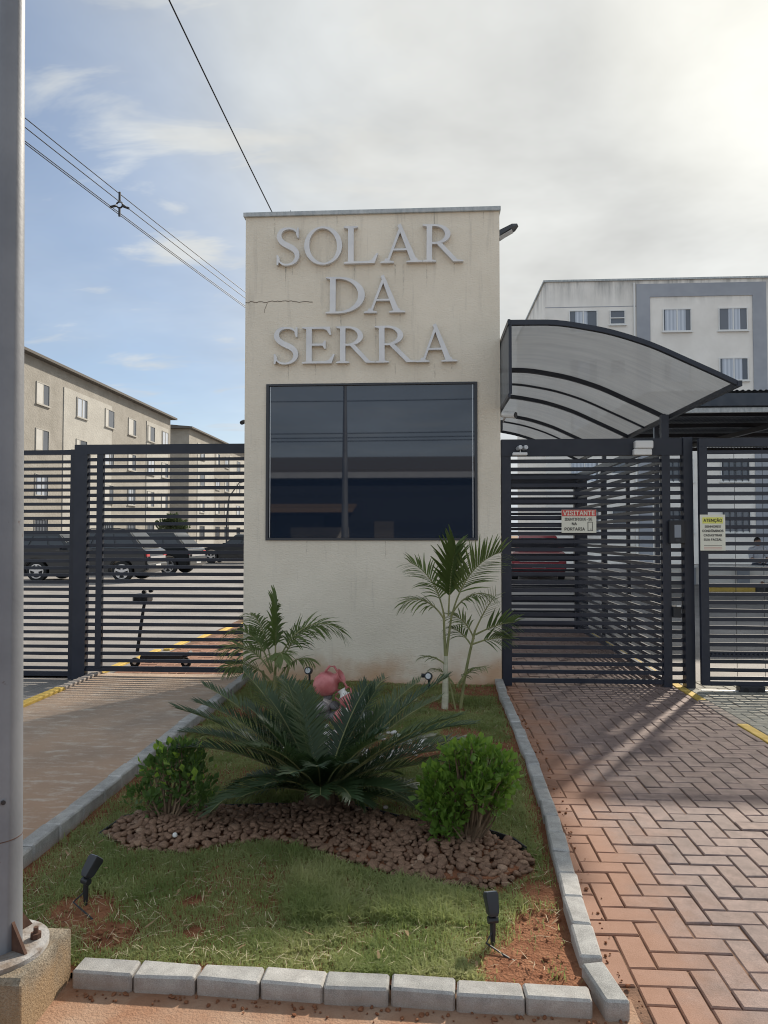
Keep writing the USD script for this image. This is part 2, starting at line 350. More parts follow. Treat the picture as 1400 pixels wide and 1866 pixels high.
# twin-wall bronze polycarbonate: lets a little tinted light through, fine channels along the arch
M["poly"] = mat("bronze_polycarbonate", {
    "g": ("geometry", {}), "mp": ("mapping", {"scale": (1.0, 1.0, 1.0)}), "w": ("wave_texture", {"wave_type": "bands", "bands_direction": "y", "scale": 28.0, "distortion": 0.3, "detail": 2.0}),
    "n": ("noise_texture", {"scale": 3.0, "detail": 6.0, "roughness": 0.7}), "mn": ("mapping", {"scale": (0.35, 4.0, 0.35)}), "rc": ("rgb_ramp", {"ramp": [(0.3, (0.34, 0.355, 0.375)), (0.7, (0.44, 0.455, 0.475))]}),
    "d": ("diffuse_bsdf", {}), "t": ("translucent_bsdf", {}), "m1": ("mix_closure", {"fac": 0.58}),
    "tr": ("transparent_bsdf", {"color": (0.68, 0.70, 0.72)}), "m3": ("mix_closure", {"fac": 0.44}),
    "gl": ("glossy_bsdf", {"roughness": 0.28, "color": (0.9, 0.88, 0.82)}), "b": ("bump", {"strength": 0.25, "distance": 0.004}), "m2": ("mix_closure", {"fac": 0.08})},
    [("g.position", "mp.vector"), ("mp.vector", "w.vector"), ("g.position", "mn.vector"), ("mn.vector", "n.vector"), ("n.fac", "rc.fac"), ("rc.color", "d.color"), ("rc.color", "t.color"), ("d.BSDF", "m1.closure1"), ("t.BSDF", "m1.closure2"),
     ("m1.closure", "m3.closure1"), ("tr.BSDF", "m3.closure2"), ("w.fac", "b.height"), ("b.normal", "gl.normal"), ("m3.closure", "m2.closure1"), ("gl.BSDF", "m2.closure2")], surface="m2.closure")
M["roof_metal"] = noisy("dark_sheet_roof", (0.035, 0.045, 0.06), (0.055, 0.065, 0.08), 4.0, 0.5, 0.05, 60)
# buildings
M["beige"] = noisy("beige_render", (0.28, 0.262, 0.23), (0.34, 0.32, 0.285), 0.9, 0.9, 0.6, 9, bdist=0.05)
M["cream"] = noisy("pale_cream_render", (0.40, 0.385, 0.35), (0.46, 0.445, 0.405), 0.9, 0.9, 0.5, 9, bdist=0.05)
M["grey_white"] = noisy("grey_white_render", (0.69, 0.66, 0.61), (0.77, 0.74, 0.69), 0.7, 0.9, 0.3, 6, bdist=0.03, out="mst.result",
                        extra={"ms": ("mapping", {"scale": (1.4, 1.4, 0.16)}), "ns": ("noise_texture", {"scale": 1.4, "detail": 6.0, "roughness": 0.7}), "sz": ("separate_xyz", {}),
                               "rz": ("map_range", {"from_min": 13.6, "from_max": 15.1, "to_min": 0.0, "to_max": 0.7, "clamp": True}), "rs": ("map_range", {"from_min": 0.42, "from_max": 0.66, "to_min": 0.0, "to_max": 1.0, "clamp": True}),
                               "ml": ("math", {"math_type": "multiply"}), "mst": ("mix_color", {"b": (0.16, 0.165, 0.165)})},
                        extra_links=[("g.position", "ms.vector"), ("ms.vector", "ns.vector"), ("g.position", "sz.vector"), ("sz.z", "rz.value"), ("ns.fac", "rs.value"), ("rz.result", "ml.value1"), ("rs.result", "ml.value2"), ("ml.value", "mst.fac"), ("rp.color", "mst.a")])
M["grey_band"] = noisy("grey_band_paint", (0.28, 0.295, 0.325), (0.33, 0.345, 0.375), 0.9, 0.85)
M["eave"] = plain("eave_dark", (0.09, 0.08, 0.07), 0.8)
M["win_white"] = plain("window_frame_white", (0.66, 0.66, 0.64), 0.5)
M["win_beige"] = plain("window_frame_beige", (0.36, 0.345, 0.31), 0.6)
M["pane"] = mat("window_pane", {"oi": ("object_info", {}), "rp": ("rgb_ramp", {"ramp": [(0, (0.05, 0.06, 0.075)), (1, (0.12, 0.13, 0.15))]}), "p": ("principled_bsdf", {"roughness": 0.06, "specular_ior_level": 0.8})}, [("oi.random", "rp.fac"), ("rp.color", "p.base_color")])
M["shutter"] = noisy("pale_shutter", (0.48, 0.47, 0.44), (0.53, 0.52, 0.49), 2.0, 0.6)
M["curtain"] = mat("curtain", {"g": ("geometry", {}), "w": ("wave_texture", {"wave_type": "bands", "bands_direction": "x", "scale": 1.6, "distortion": 1.5, "detail": 2.0}), "rp": ("rgb_ramp", {"ramp": [(0, (0.38, 0.42, 0.48)), (1, (0.54, 0.58, 0.64))]}), "p": ("principled_bsdf", {"roughness": 0.9})},
                     [("g.position", "w.vector"), ("w.fac", "rp.fac"), ("rp.color", "p.base_color")])
# cars
M["car_black"] = plain("car_paint_black", (0.006, 0.007, 0.008), 0.25, 0.6, coat_weight=0.3, coat_roughness=0.05)
M["car_grey"] = plain("car_paint_graphite", (0.009, 0.010, 0.012), 0.25, 0.6, coat_weight=0.3, coat_roughness=0.05)
M["car_red"] = plain("car_paint_red", (0.20, 0.018, 0.028), 0.3, 0.6, coat_weight=0.3, coat_roughness=0.05)
M["car_glass"] = plain("car_glass", (0.012, 0.015, 0.018), 0.03, 0.8)
M["tail_light"] = plain("tail_light_red", (0.50, 0.02, 0.03), 0.15, 0.7)
M["chrome"] = plain("bright_trim", (0.62, 0.62, 0.63), 0.2, 0.5, 0.9)


def leafmat(name, cols, trans=0.35, rough=0.5, spec=0.35, nscale=None, tcol=1.6):
    nodes = {"oi": ("object_info", {}), "g": ("geometry", {}), "cx": ("combine_xyz", {"z": 0.71}), "w": ("white_noise_texture", {"dimensions": "3D"}),
             "rp": ("rgb_ramp", {"ramp": [(i / (len(cols) - 1), c) for i, c in enumerate(cols)]}), "p": ("principled_bsdf", {"roughness": rough, "specular_ior_level": spec}),
             "t": ("translucent_bsdf", {}), "tv": ("hsv", {"value": tcol, "saturation": 1.05}), "m": ("mix_closure", {"fac": trans})}
    links = [("oi.random", "cx.x"), ("g.random_per_island", "cx.y"), ("cx.vector", "w.vector"), ("rp.color", "p.base_color"), ("rp.color", "tv.color"), ("tv.color", "t.color"), ("p.BSDF", "m.closure1"), ("t.BSDF", "m.closure2")]
    if nscale:
        nodes.update({"n": ("noise_texture", {"scale": nscale, "detail": 3.0}), "mx": ("mix_float", {"fac": 0.5}), "st": ("map_range", {"from_min": 0.2, "from_max": 0.72, "clamp": True})})
        links += [("g.position", "n.vector"), ("n.fac", "mx.a"), ("w.value", "mx.b"), ("mx.result", "st.value"), ("st.result", "rp.fac")]
    else:
        links += [("w.value", "rp.fac")]
    return mat(name, nodes, links, surface="m.closure")


M["grass"] = leafmat("grass_blades", [(0.20, 0.25, 0.085), (0.30, 0.33, 0.14), (0.41, 0.385, 0.20), (0.44, 0.37, 0.20), (0.58, 0.49, 0.31)], 0.45, 0.6, 0.25, nscale=3.2, tcol=1.35)
M["cycad"] = leafmat("cycad_leaflets", [(0.022, 0.046, 0.019), (0.036, 0.068, 0.026), (0.06, 0.09, 0.032)], 0.18, 0.42, 0.4)
M["palm"] = leafmat("palm_leaflets", [(0.085, 0.125, 0.038), (0.13, 0.175, 0.055), (0.18, 0.21, 0.08)], 0.35, 0.45, 0.35)
M["bush"] = leafmat("shrub_leaves", [(0.06, 0.125, 0.025), (0.11, 0.20, 0.036), (0.17, 0.28, 0.05)], 0.35, 0.45, 0.4, tcol=1.9)
M["bush_dark"] = leafmat("shrub_leaves_dark", [(0.03, 0.075, 0.024), (0.06, 0.125, 0.034), (0.13, 0.20, 0.05)], 0.3, 0.45, 0.4)
M["bush_sun_tint"] = leafmat("shrub_sun_tinted_leaves", [(0.16, 0.27, 0.045), (0.24, 0.36, 0.06), (0.30, 0.42, 0.09)], 0.4, 0.4, 0.45, tcol=1.6)  # lighter copy of the shrub leaves, sunlight painted into the colour
M["far_leaf"] = leafmat("far_leaves", [(0.04, 0.06, 0.025), (0.07, 0.09, 0.04)], 0.2, 0.6)
M["stalk"] = noisy("palm_stalk", (0.16, 0.17, 0.07), (0.26, 0.25, 0.11), 9.0, 0.6)
M["trunk_pale"] = noisy("palm_trunk_pale", (0.38, 0.36, 0.26), (0.50, 0.48, 0.36), 8.0, 0.7, 0.2, 60, stretch=(1, 1, 4))
M["twig"] = noisy("twig_brown", (0.10, 0.065, 0.04), (0.19, 0.13, 0.08), 20.0, 0.9)
M["cycad_core"] = noisy("cycad_core", (0.07, 0.045, 0.03), (0.15, 0.10, 0.065), 30.0, 0.95, 0.9, 60)
M["pebble"] = vary("brown_pebble", [(0.10, 0.055, 0.036), (0.17, 0.10, 0.064), (0.23, 0.145, 0.095), (0.13, 0.07, 0.044), (0.31, 0.215, 0.15)], 0.75, 0.4, 160, 0.3)
M["white_stone"] = vary("white_stone", [(0.50, 0.49, 0.47), (0.64, 0.63, 0.60), (0.44, 0.38, 0.34)], 0.8, 0.5, 120, 0.3)
M["grey_stone"] = vary("grey_stone", [(0.13, 0.125, 0.13), (0.22, 0.20, 0.20), (0.30, 0.27, 0.26)], 0.85, 0.7, 90, 0.3)
M["pink_clay"] = noisy("pink_glazed_clay", (0.42, 0.115, 0.115), (0.56, 0.21, 0.20), 12.0, 0.38, 0.1, 60, spec=0.5, ramp=(0.4, 0.7))
M["jug_white"] = plain("jug_white", (0.7, 0.68, 0.64), 0.35)
M["skin"] = plain("skin", (0.30, 0.17, 0.12), 0.6)
M["house_dark"] = plain("house_dark_paint", (0.022, 0.026, 0.036), 0.8, 0.2)
M["shirt"] = plain("shirt_pale", (0.60, 0.62, 0.68), 0.9)
M["trousers"] = plain("trousers_dark", (0.05, 0.055, 0.08), 0.9)
M["hair"] = plain("hair_dark", (0.012, 0.010, 0.009), 0.6)
M["lamp_glass"] = plain("lamp_lens", (0.55, 0.56, 0.57), 0.12)

R = random.Random(7)
rng = np.random.default_rng(11)

# ------------------------------------------------------------------ the ground
single("terrain", sheet(-900, 900, -300, 1500, -0.16), M["terrain"], kind="structure", smooth=False)
single("left_road", sheet(-40, -3.585, -30, 7.62, -0.055), M["asphalt"], kind="structure", smooth=False)
single("car_park", sheet(-70, 70, 7.62, 140, -0.012), M["asphalt"], kind="structure", smooth=False)
single("street", sheet(-60, 60, -30, -1.2, -0.08), M["street"], kind="structure", smooth=False)
single("left_walkway", sheet(-3.49, -1.875, 2.4, 7.62, 0.0, 30, 90, lambda X, Y: 0.002 * np.sin(3 * X) + 0.003 * np.sin(1.7 * Y)), M["walk"], kind="structure", smooth=True)
single("front_pavement", sheet(-3.49, 0.66, -1.2, 2.4, 0.0, 4, 4), M["front"], kind="structure", smooth=False)


def beds(X, Y):
    return 0.020 + 0.012 * np.sin(2.1 * X + 0.7) * np.sin(1.6 * Y) + 0.010 * np.sin(7 * X + 3 * Y) * np.sin(5 * Y - 2 * X)


def kerb_right_x(y):
    return np.interp(y, [2.4, 2.9, 3.75, 4.65, 5.6, 6.6, 7.1], [0.517, 0.545, 0.603, 0.640, 0.655, 0.668, 0.69])


def soil_z(X, Y):
    n = meshkit.fbm(np.stack([X * 9, Y * 9, 0 * X], -1).reshape(-1, 3)).reshape(X.shape) if hasattr(meshkit, "fbm") else 0
    return beds(X, Y) + 0.016 * (n - 0.5 if np.ndim(n) else 0)


sm = sheet(0, 1, 2.40, 7.2, 0, 90, 170)
smv = np.array(sm.vertices)
smv[:, 0] = -1.78 + (kerb_right_x(smv[:, 1]) + 0.03 + 1.78) * smv[:, 0]
smv[:, 2] = soil_z(smv[:, 0], smv[:, 1])
single("garden_soil", trimesh.Trimesh(smv, sm.faces, process=False), M["soil"], kind="structure", smooth=True)

# yellow kerb along the left walkway, in painted blocks
yk = Thing("yellow_kerb", "yellow painted kerb edging the left concrete walkway towards the gate", "kerb", (-3.54, 4, 0))
y = 1.2
while y < 13:
    L = 0.8
    off = 0.0 if y < 8 else (y - 8) * 0.13
    gap = 3.9 < y < 4.6 or 6.0 < y < 6.9
    yk.part("kerb_block", B(-3.583 + off, -3.492 + off, y, y + L - 0.012, -0.14, 0.028 if y < 7.4 else 0.012, 0.008), M["kerb"] if gap else M["yellow"])
    y += L

# herringbone paving on the right
W = 0.1005


def brick_mesh(x0, x1, y0, y1, zt):
    g, c = 0.0032, 0.0045
    x0 += g; x1 -= g; y0 += g; y1 -= g
    tl = np.array([R.uniform(-.0018, .0018) for _ in range(4)])
    v = [(x0, y0, zt - .05), (x1, y0, zt - .05), (x1, y1, zt - .05), (x0, y1, zt - .05)]
    v += [(x0, y0, zt - c + tl[0]), (x1, y0, zt - c + tl[1]), (x1, y1, zt - c + tl[2]), (x0, y1, zt - c + tl[3])]
    v += [(x0 + c, y0 + c, zt + tl[0]), (x1 - c, y0 + c, zt + tl[1]), (x1 - c, y1 - c, zt + tl[2]), (x0 + c, y1 - c, zt + tl[3])]
    f = []
    for a in (0, 4):
        for k in range(4):
            p, q = a + k, a + (k + 1) % 4
            f += [(p, q, q + 4), (p, q + 4, p + 4)]
    f += [(8, 9, 10), (8, 10, 11)]
    return trimesh.Trimesh(np.array(v), np.array(f), process=False)


def herringbone(x0, x1, y0, y1, inside, top):
    out = []
    nx, ny = int((x1 - x0) / W) + 2, int((y1 - y0) / W) + 2
    for i in range(-1, nx):
        for j in range(-1, ny):
            c = (i - j) % 4
            if c == 0:
                r = (x0 + i * W, x0 + (i + 2) * W, y0 + j * W, y0 + (j + 1) * W)
            elif c == 3:
                r = (x0 + i * W, x0 + (i + 1) * W, y0 + j * W, y0 + (j + 2) * W)
            else:
                continue
            lo = inside(r)
            if lo is not None:
                xa, xb, ya, yb = lo
                if xb - xa > 0.03 and yb - ya > 0.03:
                    out.append(((xa + xb) / 2, (ya + yb) / 2, brick_mesh(xa, xb, ya, yb, top())))
    return out


def in_walk(r):
    xa, xb, ya, yb = r
    lim = float(kerb_right_x(min(ya, 7.0))) + 0.082 if ya < 7.15 else 0.76
    if ya < 2.42:
        lim = 0.70
    xa = max(xa, lim)
    xb = min(xb, 2.46)
    ya, yb = max(ya, -1.2), min(yb, 12.2)
    return None if xb <= xa or yb <= ya else (xa, xb, ya, yb)


walk = Thing("paved_walkway", base=(1.6, 5, 0), kind="structure")
walk.part("paver_joint_bed", sheet(0.60, 2.50, -1.2, 12.2, -0.0075), M["joint"], smooth=False)
bricks = herringbone(0.60, 2.5, -1.25, 12.2, in_walk, lambda: R.gauss(0.0, 0.0016))
vis = [b for b in bricks if b[1] > 1.75 and b[0] < 0.55 + b[1] * 0.68]
vis.sort(key=lambda b: b[1])
near = set(id(b) for b in vis[:295])
for b in vis[:295]:
    walk.part("paver", b[2], M["paver"], smooth=False)
walk.part("far_pavers", cat_([b[2] for b in bricks if id(b) not in near]), M["paver"], kind="stuff", smooth=False)
drv = Thing("paved_driveway", base=(4, 5, 0), kind="structure")
drv.part("driveway_joint_bed", sheet(2.50, 8.0, -1.2, 7.62, -0.0085), M["joint"], smooth=False)
gb = herringbone(2.55, 7.0, 1.0, 7.6, lambda r: (max(r[0], 2.56), min(r[1], 7.0), r[2], min(r[3], 7.6)), lambda: R.gauss(-0.001, 0.0015))
gb.sort(key=lambda b: math.hypot(b[0] - 2.5, b[1] - 4.6))
for b in gb[:60]:
    drv.part("paver", b[2], M["paver_grey"], smooth=False)
drv.part("far_pavers", cat_([b[2] for b in gb[60:]]), M["paver_grey"], kind="stuff", smooth=False)
yl = Thing("yellow_edging", "worn yellow painted edging strip between red paving and grey driveway", "edging", (2.5, 6, 0))
y = 1.0
k = 0
while y < 12:
    worn = k % 5 in (2, 3) and y < 7
    yl.part("edging_block", B(2.468, 2.552, y, y + 0.40, -0.05, 0.004, 0.004), M["kerb"] if worn else M["yellow"])
    y += 0.406
    k += 1
# paved patch behind the left gate
bl = Thing("inner_paving", base=(-2.5, 9, 0), kind="structure")
bl.part("inner_joint_bed", sheet(-3.3, -1.9, 7.63, 13.0, -0.0065), M["joint"], smooth=False)
ib = herringbone(-3.4, -1.9, 7.64, 13.0, lambda r: (max(r[0], -3.40 + max(0, r[2] - 8) * .13), min(r[1], -1.9), max(r[2], 7.64), min(r[3], 13)), lambda: R.gauss(0.0, 0.0016))
bl.part("far_pavers", cat_([b[2] for b in ib]), M["paver"], kind="stuff", smooth=False)

# ------------------------------------------------------------------ garden kerb
kerb = Thing("garden_kerb", "grey concrete block kerb running round three sides of the garden bed", "kerb", (-0.5, 4.5, 0))


def kerb_block(p, q, w, zt, side):
    """A block from p to q (xy) of width w to the given side, slightly crooked."""
    p, q = np.array(p, float), np.array(q, float)
    d = (q - p) / np.linalg.norm(q - p)
    n = np.array([-d[1], d[0]]) * side
    p2, q2 = p + d * 0.003, q - d * 0.003
    c = 0.007
    pts = []
    j = lambda: R.uniform(-.003, .003)
    zz = [zt + j() for _ in range(4)]
    for (o, s, e, z) in ((p2, 1, 1, zz[0]), (q2, -1, 1, zz[1]), (q2 + n * w, -1, -1, zz[2]), (p2 + n * w, 1, -1, zz[3])):
        ox = o + np.array([j(), j()])
        a = ox + d * c * s
        b = ox + n * c * e
        ab = ox + d * c * s + n * c * e
        pts += [(*a, z - c), (*b, z - c), (*ab, z), (*a, -0.06), (*b, -0.06)]
    return trimesh.Trimesh(*hull(pts), process=False)


xs = np.linspace(-1.176, 0.520, 9)
for a, b in zip(xs[:-1], xs[1:]):
    t = (a + 1.176) / 1.7
    yy = 2.345 - 0.055 * t
    kerb.part("kerb_block", kerb_block((a, yy + R.uniform(-.004, .004)), (b, yy - 0.006), 0.084, 0.058 + R.uniform(-.004, .004), 1), M["kerb"], smooth=20)
kerb.part("kerb_block", kerb_block((0.632, 2.29), (0.600, 2.50), 0.080, 0.062, 1), M["kerb"], smooth=20)
y = 2.515
while y < 7.08:
    L = 0.205 + R.uniform(-.004, .004)
    kerb.part("kerb_block", kerb_block((kerb_right_x(y) + 0.078, y), (kerb_right_x(min(y + L, 7.1)) + 0.078 + R.uniform(-.004, .004), y + L), 0.076, 0.066 + R.uniform(-.004, .004), 1), M["kerb"], smooth=20)
    y += L
y = 2.45
while y < 7.1:
    L = 0.24 + R.uniform(-.01, .01)
    kerb.part("kerb_block", kerb_block((-1.775 + R.uniform(-.004, .004), y), (-1.775 + R.uniform(-.004, .004), y + L), 0.086, 0.090 + R.uniform(-.003, .003), 1), M["kerb"], smooth=20)
    y += L

# ------------------------------------------------------------------ entrance pillar with letters and dark window
PY = 7.2
pil = Thing("entrance_pillar", "tall cream stucco entrance pillar with raised serif letters above a dark window", "pillar", (-0.55, 7.5, 0))
wall = sbox(-1.85, -0.05, 0.758, 4.79).difference(sbox(-1.626, 1.446, 0.528, 3.048))
pil.part("wall", wallpiece(wall, PY + 0.30, 0.30), M["stucco"], smooth=False)
pil.part("wall", B(-1.85, 0.758, PY + 0.301, PY + 0.60, -0.05, 4.79), M["stucco"], smooth=False)
pil.part("coping", B(-1.872, 0.772, PY - 0.025, PY + 0.63, 4.79, 4.835, 0.004), M["coping"], smooth=False)
wf = pil.part("window_frame", wallpiece(sbox(-1.625, 1.447, 0.527, 3.047).difference(sbox(-1.597, 1.470, 0.500, 3.027)), PY + 0.02, 0.032), M["frame_dark"], smooth=False)
pil.part("pane", B(-1.596, 0.499, PY + 0.008, PY + 0.02, 1.471, 3.026), M["dark_glass"], parent=wf, smooth=False)
pil.part("edge_strip", B(-1.587, -1.581, PY + 0.002, PY + 0.0075, 1.475, 3.022), M["alu"], parent=wf, smooth=False)
pil.part("edge_strip", B(0.478, 0.484, PY + 0.002, PY + 0.0075, 1.475, 3.022), M["alu"], parent=wf, smooth=False)
# the crack: a thin jagged sliver
cx = np.linspace(-1.848, -1.15, 26)
cz = 3.898 + 0.012 * np.array([R.uniform(-1, 1) for _ in cx]) * np.linspace(1, .5, 26) - 0.01 * np.sin(cx * 5)
crack = LineString(list(zip(cx, cz))).buffer(0.0026, cap_style=2)
crack = unary_union([crack, LineString([(-1.62, 3.89), (-1.645, 3.83), (-1.65, 3.79)]).buffer(0.0015)])
pil.part("crack", wallpiece(crack, PY, 0.002), M["crack"], smooth=False)


def stroke(pts, ws, n=60):
    """A spline stroke whose width changes along it."""
    from scipy.interpolate import CubicSpline
    pts = np.array(pts, float)
    t = np.r_[0, np.cumsum(np.linalg.norm(np.diff(pts, axis=0), axis=1))]
    cs = CubicSpline(t, pts)
    tt = np.linspace(0, t[-1], n)
    w = np.interp(tt, t, ws)
    p = cs(tt)
    d = cs(tt, 1)
    d /= np.linalg.norm(d, axis=1, keepdims=True)
    nn = np.stack([-d[:, 1], d[:, 0]], 1)
    return Polygon(np.vstack([p + nn * w[:, None] / 2, (p - nn * w[:, None] / 2)[::-1]])).buffer(0)


def serif(x0, x1, y, up, t=0.045):
    """A foot (up=1) or head (up=-1) serif with soft brackets round the stem."""
    m0, m1 = x0 + (x1 - x0) * .36, x1 - (x1 - x0) * .36
    return Polygon([(x0, y), (x1, y), (x1, y + up * t * .7), (m1 + .02, y + up * t * 1.25), (m1, y + up * t * 2.6), (m0, y + up * t * 2.6), (m0 - .02, y + up * t * 1.25), (x0, y + up * t * .7)]).buffer(0)


def stem(x, w=0.125):
    return unary_union([sbox(x, 0, x + w, 1), serif(x - .09, x + w + .09, 0, 1), serif(x - .09, x + w + .09, 1, -1)])


def ell(cx, cy, rx, ry):
    return affinity.scale(Point(cx, cy).buffer(1, 48), rx, ry, origin=(cx, cy))


def glyph(ch):
    if ch == "L":
        return unary_union([stem(0.1), Polygon([(.1, 0), (.68, 0), (.76, .26), (.72, .26), (.62, .09), (.55, .06), (.1, .055)])])
    if ch == "E":
        arm = Polygon([(.1, 1), (.62, 1), (.65, .78), (.615, .78), (.55, .91), (.48, .945), (.1, .945)])
        mid = unary_union([sbox(.1, .485, .50, .54), Polygon([(.50, .62), (.53, .62), (.53, .40), (.50, .40), (.46, .485), (.46, .54)])])
        low = Polygon([(.1, 0), (.66, 0), (.73, .25), (.695, .25), (.6, .09), (.53, .058), (.1, .055)])
        return unary_union([stem(0.1), arm, mid, low])
    if ch == "D":
        bowl = ell(.30, .5, .56, .5).difference(ell(.27, .5, .445, .448)).intersection(sbox(.2, 0, 2, 1))
        return unary_union([stem(0.1), bowl])
    if ch == "R":
        bowl = ell(.28, .735, .36, .265).difference(ell(.265, .735, .25, .215)).intersection(sbox(.16, 0, 2, 1))
        leg = Polygon([(.32, .49), (.45, .49), (.80, .05), (.93, .03), (.93, 0), (.71, 0)])
        return unary_union([stem(0.1), bowl, leg])
    if ch == "A":
        left = Polygon([(.13, 0), (.185, 0), (.475, .86), (.44, .95)])
        right = Polygon([(.40, 1.0), (.475, 1.04), (.86, 0), (.715, 0)])
        return unary_union([left, right, sbox(.25, .325, .66, .375), serif(0.0, .31, 0, 1), serif(.60, .98, 0, 1)])
    if ch == "O":
        return ell(.5, .5, .5, .515).difference(affinity.rotate(ell(.5, .5, .365, .465), 8))
    if ch == "S":
        s = stroke([(.56, .80), (.50, .93), (.33, .985), (.14, .92), (.085, .75), (.20, .585), (.40, .47), (.535, .33), (.52, .13), (.36, .015), (.17, .03), (.06, .17)],
                   [.03, .045, .05, .09, .125, .14, .145, .13, .095, .05, .05, .03], 90)
        return unary_union([s, Polygon([(.555, 1.0), (.59, 1.0), (.59, .73), (.555, .73), (.52, .83)]), Polygon([(.02, 0), (.055, 0), (.10, .17), (.055, .27), (.02, .27)])])


ZX = lambda px: -1.517 + (px - 213) * (0.391 + 1.517) / (1160 - 213)
WORDS = [("SOLAR", 4.268, 0.385, [(-1.517, .62), (-1.232, .99), (-0.823, .88), (-0.45, .98), (-0.02, .93)], [.235, .39, .35, .432, .412]),
         ("DA", 3.757, 0.375, [(-1.008, 0), (-0.618, 0)], [.40, .42]),
         ("SERRA", 3.247, 0.375, [(-1.541, 0), (-1.25, 0), (-0.90, 0), (-0.505, 0), (-0.085, 0)], [.25, .335, .40, .42, .41])]
for word, z0, h, xs, ws in WORDS:
    for ch, (x0, _), w in zip(word, xs, ws):
        g = glyph(ch)
        b = g.bounds
        g = affinity.translate(g, -b[0], 0)
        g = affinity.scale(g, w / (b[2] - b[0]), h, origin=(0, 0))
        g = affinity.rotate(affinity.translate(g, x0, z0), R.uniform(-.5, .5))
        pil.part("letter", wallpiece(g.simplify(0.0008), PY - 0.003, 0.042), M["letter"], label="grey metal capital letter %s" % ch, smooth=25)

drips = []
for xd, zd, ln in ((-1.43, 4.265, .30), (-1.36, 4.265, .16), (-0.72, 4.262, .28), (-0.30, 4.262, .20), (-0.22, 4.262, .36), (0.02, 4.262, .24), (0.30, 4.262, .14), (-0.50, 3.753, .42), (-0.86, 3.753, .22), (-0.25, 3.753, .15), (-1.40, 3.243, .17), (-1.12, 3.243, .19), (-0.30, 3.243, .12), (0.10, 3.243, .18), (0.27, 3.243, .10), (-1.2, 1.44, .25), (-0.4, 1.44, .18), (0.33, 1.44, .34), (-1.55, 4.785, .2), (-.9, 4.785, .12), (.1, 4.785, .16), (.6, 4.785, .3)):
    w = R.uniform(.003, .008)
    drips.append(Polygon([(xd - w, zd), (xd + w, zd), (xd + w * .5 + R.uniform(-.006, .006), zd - ln * .6), (xd + R.uniform(-.005, .005), zd - ln), (xd - w * .6, zd - ln * .55)]))
M["drip"] = mat("rain_drip_stain", {"d": ("principled_bsdf", {"base_color": (0.36, 0.32, 0.26), "roughness": 0.9}), "t": ("transparent_bsdf", {}), "g": ("geometry", {}), "n": ("noise_texture", {"scale": 22.0, "detail": 4.0}), "r": ("map_range", {"from_min": 0.35, "from_max": 0.7, "to_min": 0.0, "to_max": 0.42, "clamp": True}), "m": ("mix_closure", {})},
                [("g.position", "n.vector"), ("n.fac", "r.value"), ("r.result", "m.fac"), ("t.BSDF", "m.closure1"), ("d.BSDF", "m.closure2")], surface="m.closure")
pil.part("rain_stains", wallpiece(unary_union(drips), PY - 0.0006, 0.0006), M["drip"], kind="stuff", smooth=False)

# ------------------------------------------------------------------ left fence and gate
def slats(t, x0, x1, y, z0, z1, step, h, d=0.022, mat_=None):
    z = z1
    while z > z0:
        t.part("slat", B(x0, x1, y - d / 2, y + d / 2, z - h, z, 0.002), mat_ or M["steel"], smooth=False)
        z -= step


lf = Thing("slatted_fence_panel", "black steel slatted panel beside the grey lamp post, left of the double post", "fence", (-4.6, 7.55, 0))
lf.part("top_rail", B(-6.2, -3.80, 7.525, 7.575, 2.375, 2.425), M["steel"], smooth=False)
lf.part("bottom_rail", B(-6.2, -3.80, 7.53, 7.57, -0.02, 0.03), M["steel"], smooth=False)
lf.part("post", B(-3.845, -3.785, 7.52, 7.58, -0.055, 2.43), M["steel"], smooth=False)
lf.part("post", B(-6.26, -6.20, 7.52, 7.58, -0.055, 2.43), M["steel"], smooth=False)
slats(lf, -6.2, -3.846, 7.55, 0.06, 2.315, 0.077, 0.034)
lg = Thing("slatted_gate_panel", "black steel slatted gate closing the left walkway, joined to the cream pillar", "gate", (-2.8, 7.5, 0))
lg.part("top_rail", B(-3.78, -1.852, 7.475, 7.525, 2.372, 2.475), M["steel"], smooth=False)
lg.part("bottom_rail", B(-3.63, -1.852, 7.48, 7.52, 0.045, 0.082), M["steel"], smooth=False)
lg.part("post", B(-3.772, -3.632, 7.46, 7.54, -0.055, 2.371), M["steel"], smooth=False)
lg.part("upright", B(-3.53, -3.462, 7.476, 7.524, 0.083, 2.371), M["steel"], smooth=False)
slats(lg, -3.631, -1.853, 7.5, 0.09, 2.332, 0.077, 0.036)

# ------------------------------------------------------------------ right pedestrian gate, corridor and vehicle gate
pg = Thing("pedestrian_gate", "black steel slatted pedestrian gate beside the pillar, carrying the red visitor sign", "gate", (1.6, 7.25, 0))
GY = 7.25
pg.part("top_beam", B(0.768, 2.55, GY - .04, GY + .04, 2.295, 2.462), M["steel"], smooth=False)
pg.part("post", B(0.768, 0.862, GY - .035, GY + .035, 0, 2.294), M["steel"], smooth=False)
pg.part("post", B(2.348, 2.428, GY - .035, GY + .035, 0, 2.294), M["steel"], smooth=False)
pg.part("post", B(2.552, 2.64, GY - .06, GY + .04, 0, 2.47), M["steel"], smooth=False)
pg.part("bottom_rail", B(0.863, 2.347, GY - .02, GY + .02, 0.028, 0.072), M["steel"], smooth=False)
slats(pg, 0.863, 2.347, GY, 0.10, 2.262, 0.081, 0.038)
slats(pg, 2.429, 2.551, GY, 0.05, 2.262, 0.081, 0.038)
lk = pg.part("lock_box", B(2.43, 2.51, GY - .075, GY - .021, 0.69, 0.80, 0.004), M["black_plastic"], smooth=False)
pg.part("lock_handle", B(2.455, 2.50, GY - .095, GY - .076, 0.795, 0.815, 0.003), M["alu"], parent=lk, smooth=False)

